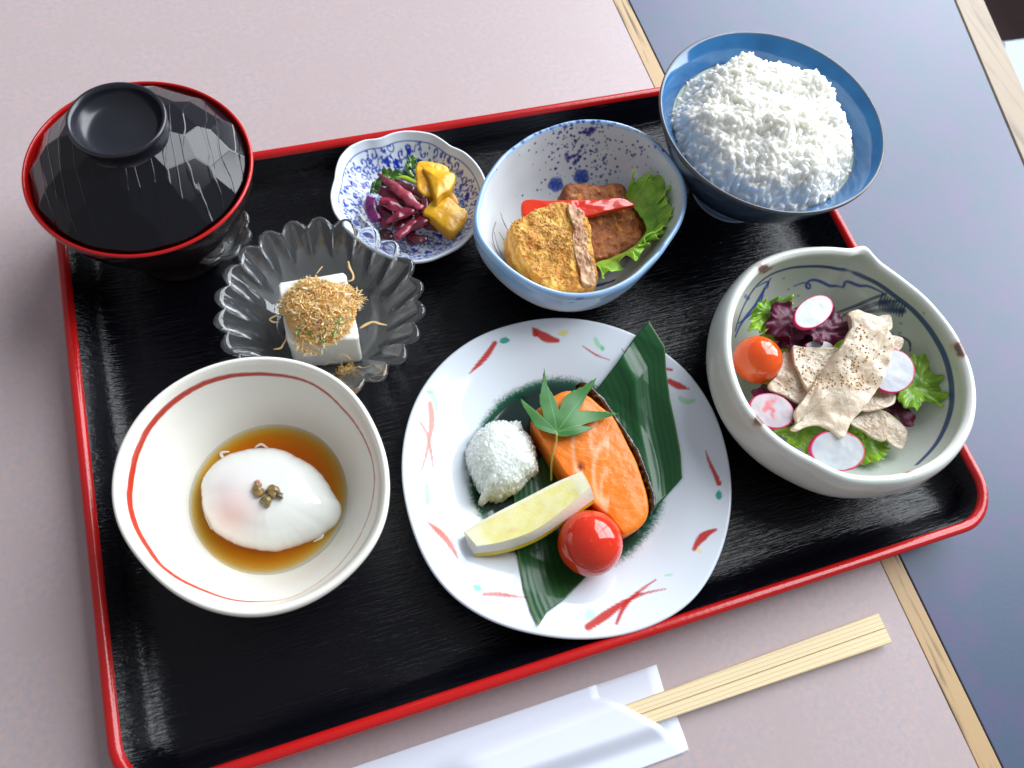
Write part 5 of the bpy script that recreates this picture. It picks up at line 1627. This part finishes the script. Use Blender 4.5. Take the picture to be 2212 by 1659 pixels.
def flake(m, q, size, tone=None):
    """One thin curled shaving."""
    L = size*fr_rng.uniform(.6, 1.5)
    W = size*fr_rng.uniform(.08, .34)
    n = 7
    curl = fr_rng.uniform(-3.2, 3.2)
    t_ = np.linspace(-.5, .5, n)
    ang = curl*t_
    if abs(curl) < .2:
        x, z = t_*L, 0*t_
    else:
        x, z = np.sin(ang)*L/curl, (1-np.cos(ang))*L/curl
    e = fr_rng.normal(0, 1, 3); e[2] *= .55; e /= np.linalg.norm(e)
    g = fr_rng.normal(0, 1, 3); g = np.cross(e, g); g /= np.linalg.norm(g)
    k = np.cross(e, g)
    P = np.array([[q+e*x[i]+g*z[i]+k*w_*W*(1-.6*abs(t_[i])*2*fr_rng.uniform(.6, 1))+g*.02*fr_rng.normal() for w_ in (-.5, .5)] for i in range(n)])
    tone = fr_rng.random() if tone is None else tone
    c = mixc((.88, .52, .12), (.96, .82, .48), tone)
    if fr_rng.random() < .16:
        c = np.array((.88, .76, .58))
    m.grid(P, np.broadcast_to(c, P.shape)*fr_rng.uniform(.9, 1.05))
m = M()
fc = at(Z('tofu', [(900, 615)]), 4.4)[0]
def heap(x, y):
    return 3.84+(1.05+.35*noise(np.stack([x, y, 0*x], -1), .9, 12))*np.clip(1-((x/1.85)**2+((y)/1.95)**2), 0, 1)**.75
P = []
uu_ = np.linspace(.01, 1.0, 24)
tt_ = np.linspace(0, 2*np.pi, 60, endpoint=False)
hx, hy = 1.65*uu_[:, None]*np.cos(tt_), 1.75*uu_[:, None]*np.sin(tt_)
HP = np.stack([fc[0]+hx, fc[1]+hy, heap(hx, hy)-.18+.1*noise(np.stack([hx, hy, 0*hx], -1), 3, 2)], -1)
m.grid(HP, mixc((.80, .46, .12), (.88, .62, .26), .5+.5*noise(HP, 4, 3)), wrap=True)
cnt = 0
for k in range(1900):
    r = math.sqrt(fr_rng.random())*1.0
    a = fr_rng.uniform(0, 6.283)
    r *= 1+.16*math.sin(3*a+1)+.1*math.sin(5*a)
    x, y = 1.80*r*math.cos(a), 1.88*r*math.sin(a)
    q = np.array([fc[0]+x, fc[1]+y, heap(x, y)+fr_rng.uniform(-.1, .12)])
    flake(m, q, fr_rng.uniform(.2, .46))
for k in range(110):                              # wet flakes on the bottom of the bowl
    q = at(Z('tofu', [(fr_rng.normal(1220, 55), fr_rng.normal(1340, 45))]), 1.2+fr_rng.uniform(0, .25))[0]
    flake(m, q, .4, tone=fr_rng.uniform(0, .6))
for L, z, r in (([(1225, 90), (1240, 170), (1275, 240), (1270, 300), (1210, 320)], 4.6, .07), ([(520, 690), (420, 700), (335, 745), (380, 775), (445, 780)], 3.8, .05), ([(1360, 850), (1430, 810), (1500, 780), (1580, 795), (1665, 812)], 3.3, .08),
                ([(530, 860), (530, 920), (500, 1010), (470, 1070), (380, 1088)], 3.6, .06), ([(1340, 1280), (1430, 1310), (1530, 1300)], 1.8, .06), ([(930, 150), (900, 180), (860, 230)], 5.0, .05), ([(1120, 1130), (1200, 1150), (1260, 1200)], 2.8, .04), ([(950, 1270), (1030, 1225)], 2.0, .05)):
    tube(at(Z('tofu', L), z), [r*.5, r, r*.7, r*.9, r*.3], 6, .15, m=m, color=(.78, .55, .26), step=.08, rough=.03)
o = tag(build("bonito_flakes", m, FLK), "fluffy heap of tan bonito flakes on the tofu cube", "bonito flakes")
o['kind'] = 'stuff'
SCAL = mat("scallion", None, rough=.2, coat=.3, sss=.2, sssr=(.4, 1, .3), sscale=.1)
for k, (L, z, lb) in enumerate((([(640, 930), (635, 890), (700, 878), (770, 890), (815, 935), (815, 970)], 4.35, "curled green scallion ring at the left front of the bonito heap"),
                                ([(880, 950), (900, 990), (950, 1000), (1000, 990)], 4.25, "dark green scallion curl at the middle front edge of the tofu"),
                                ([(1110, 800), (1090, 860), (1060, 940)], 4.5, "straight green scallion sliver right of the middle in the bonito flakes"),
                                ([(1140, 730), (1130, 760), (1100, 790)], 4.7, "tiny green scallion bit highest among the bonito flakes"))):
    m = tube(at(Z('tofu', L), z), [.05, .06, .05], 8, 1.3, color=lambda P, U, H: mixc((.08, .22, .03), (.26, .42, .12), .5+.5*noise(P, 5, 2)), step=.05)
    tag(build("scallion_slice", m, SCAL), lb, "scallion", "scallion slices on the tofu")

# ================================================================== HIDDEN GLASS DISH BY THE SOUP BOWL
dc = at([(455, 497)], 1.8)[0]
gp = ribbed(dc[0], dc[1], [(.02, .85), (.8, .86), (1.2, 1.1), (1.5, 1.5), (1.75, 1.8)], [(1.88, 1.85), (1.95, 1.7), (1.75, 1.3), (1.3, .7), (1.0, .52), (.02, .6)], 2.3, 9, .3, .12, .16, .15, 270, .8, 1.7)
m = M(); m.grid(gp, None, wrap=True)
tag(build("glass_dish", m, GLASS, origin=np.array([dc[0], dc[1], .5])), "small wavy clear glass dish half hidden under the soup bowl", "dish")
m = slab(at([(462, 470), (480, 462), (492, 470), (488, 492), (470, 498), (455, 490)], 1.4), .35, .1, .1, nb=40, nr=6, rough=.08, color=lambda P, U, H: mixc((.30, .14, .04), (.12, .05, .02), .5+.5*noise(P, 3, 2)))
tag(build("pickled_plum", m, HERB), "brown morsel inside the small glass dish by the soup bowl", "food")

# ================================================================== CHOPSTICKS AND SLEEVE
CHOP = mat("chopstick_wood", (.80, .62, .34), rough=.5, spec=.3)
nt = CHOP.node_tree
N, Lk = nt.nodes, nt.links
tc = N.new("ShaderNodeTexCoord")
mp = N.new("ShaderNodeMapping"); mp.inputs["Scale"].default_value = (.03, 1, .6)
Lk.new(tc.outputs["Object"], mp.inputs["Vector"])
wv = N.new("ShaderNodeTexWave"); wv.bands_direction = 'Y'; wv.wave_profile = 'SAW'
wv.inputs["Scale"].default_value = 165
wv.inputs["Distortion"].default_value = .8
wv.inputs["Detail"].default_value = 2
Lk.new(mp.outputs[0], wv.inputs["Vector"])
cr = N.new("ShaderNodeValToRGB")
e = cr.color_ramp.elements
e[0].position = 0; e[0].color = (.84, .71, .45, 1)
e[1].position = 1; e[1].color = (.56, .38, .17, 1)
e2 = cr.color_ramp.elements.new(.82); e2.color = (.82, .67, .41, 1)
Lk.new(wv.outputs["Fac"], cr.inputs[0])
tx = N.new("ShaderNodeTexNoise"); tx.inputs["Scale"].default_value = 900
mp2 = N.new("ShaderNodeMapping"); mp2.inputs["Scale"].default_value = (.6, 1.5, 1)
Lk.new(tc.outputs["Object"], mp2.inputs["Vector"]); Lk.new(mp2.outputs[0], tx.inputs["Vector"])
b = N.new("ShaderNodeBump"); b.inputs["Strength"].default_value = .25; b.inputs["Distance"].default_value = .0004
Lk.new(tx.outputs["Fac"], b.inputs["Height"])
Lk.new(b.outputs[0], N["Principled BSDF"].inputs["Normal"])
Lk.new(cr.outputs[0], N["Principled BSDF"].inputs["Base Color"])
chop = thing("disposable_chopsticks", "pair of joined pale wood disposable chopsticks sticking out of the paper sleeve", "chopsticks", (4, -17.95, .0))
def stick(y_top, y_bot, w_end, side):
    """A tapered square stick from inside the sleeve (x = -7) to its butt at x = 13.2."""
    xs = np.linspace(-7.0, 13.22, 60)
    ring = []
    for x in xs:
        k = (x+7)/20.2
        yc_ = -17.93-.02*k
        half = .44+.27*k
        y0_, y1_ = (yc_+.006, yc_+half) if side > 0 else (yc_-half, yc_-.006)
        zt_ = .52
        bv = .05
        rr_ = [(y0_+bv*.4, zt_), (y1_-bv, zt_), (y1_, zt_-bv), (y1_, .12), (y1_-bv, .06), (y0_+bv*.4, .06), (y0_, .12), (y0_, zt_-bv*.7)] if side > 0 else [(y0_+bv, zt_), (y1_-bv*.4, zt_), (y1_, zt_-bv*.7), (y1_, .12), (y1_-bv*.4, .06), (y0_+bv, .06), (y0_, .12), (y0_, zt_-bv)]
        sk_ = .0
        # the butt is cut at a slight angle
        xx = [x+(.28*(-(a+17.9))*0) for a, b_ in rr_]
        ring.append([(xx[i], a, b_) for i, (a, b_) in enumerate(rr_)])
    P = np.array(ring)
    # rounded underside at the butt end
    tail = sstep(12.3, 13.22, P[..., 0])
    P[..., 2] = np.where(P[..., 2] < .3, P[..., 2]+.16*tail, P[..., 2])
    P[..., 0] += .10*(-(P[..., 1]+17.3))*sstep(12, 13.22, P[..., 0])*.0
    m = M(); m.grid(P, None, wrap=True, flip=False)
    n0 = P.shape[0]-1
    m.F += [tuple(n0*8+i for i in range(8)), tuple(7-i for i in range(8))]
    return m
for s_ in (1, -1):
    build("stick", stick(0, 0, 0, s_), CHOP, chop, smooth=False)
PAPER = mat("white_paper", (.74, .78, .88), rough=.75, spec=.2, bump=((2, .05, (1, 1, 1)),))
slv = thing("chopstick_sleeve", "folded white paper sleeve holding the chopsticks in front of the tray", "paper sleeve", (-6, -18, .02))
m = M()
xs = np.linspace(-22, 1.9, 40)
ys = np.linspace(-20.0, -16.22, 14)
P = np.stack([xs[:, None]+0*ys, ys[None]+0*xs[:, None], .03+.02*noise(np.stack([xs[:, None]+0*ys, ys[None]+0*xs[:, None], 0*(xs[:, None]+ys)], -1), .4, 3)**2], -1)
endx = np.interp(ys, [-20.0, -19.6, -18.5, -17.5, -16.2], [1.98, 2.0, 1.98, 1.80, 1.88])
P[..., 0] = -22+(endx+22)[None]*((xs+22)/23.9)[:, None]
m.grid(P, None)
build("back_sheet", m, PAPER, slv, smooth=True, solid=.012)
m = M()
ys = np.linspace(-20.03, -16.2, 60)
xr = np.interp(ys, [-20.03, -19.9, -18.6, -17.35, -16.95, -16.75, -16.2], [1.75, 1.95, .95, -.36, -.85, -1.2, -1.15])
us = np.linspace(0, 1, 50)
P = np.zeros((50, 60, 3))
P[..., 0] = -22+(xr+22)[None]*us[:, None]
P[..., 1] = ys[None]
half = .34+.40*np.clip((P[..., 0]+7)/20.2, 0, 1)
flatz = sstep(0, 1, (half+.95-np.abs(ys+17.93)[None])/.95)
P[..., 2] = .05+.50*flatz*sstep(-9.5, -7.2, P[..., 0])+.02
P[..., 2] += .015*noise(P, .6, 4)
m.grid(P, None)
build("front_sheet", m, PAPER, slv, solid=.012)
for o in bpy.data.objects:
    if '_o' in o:
        del o['_o']
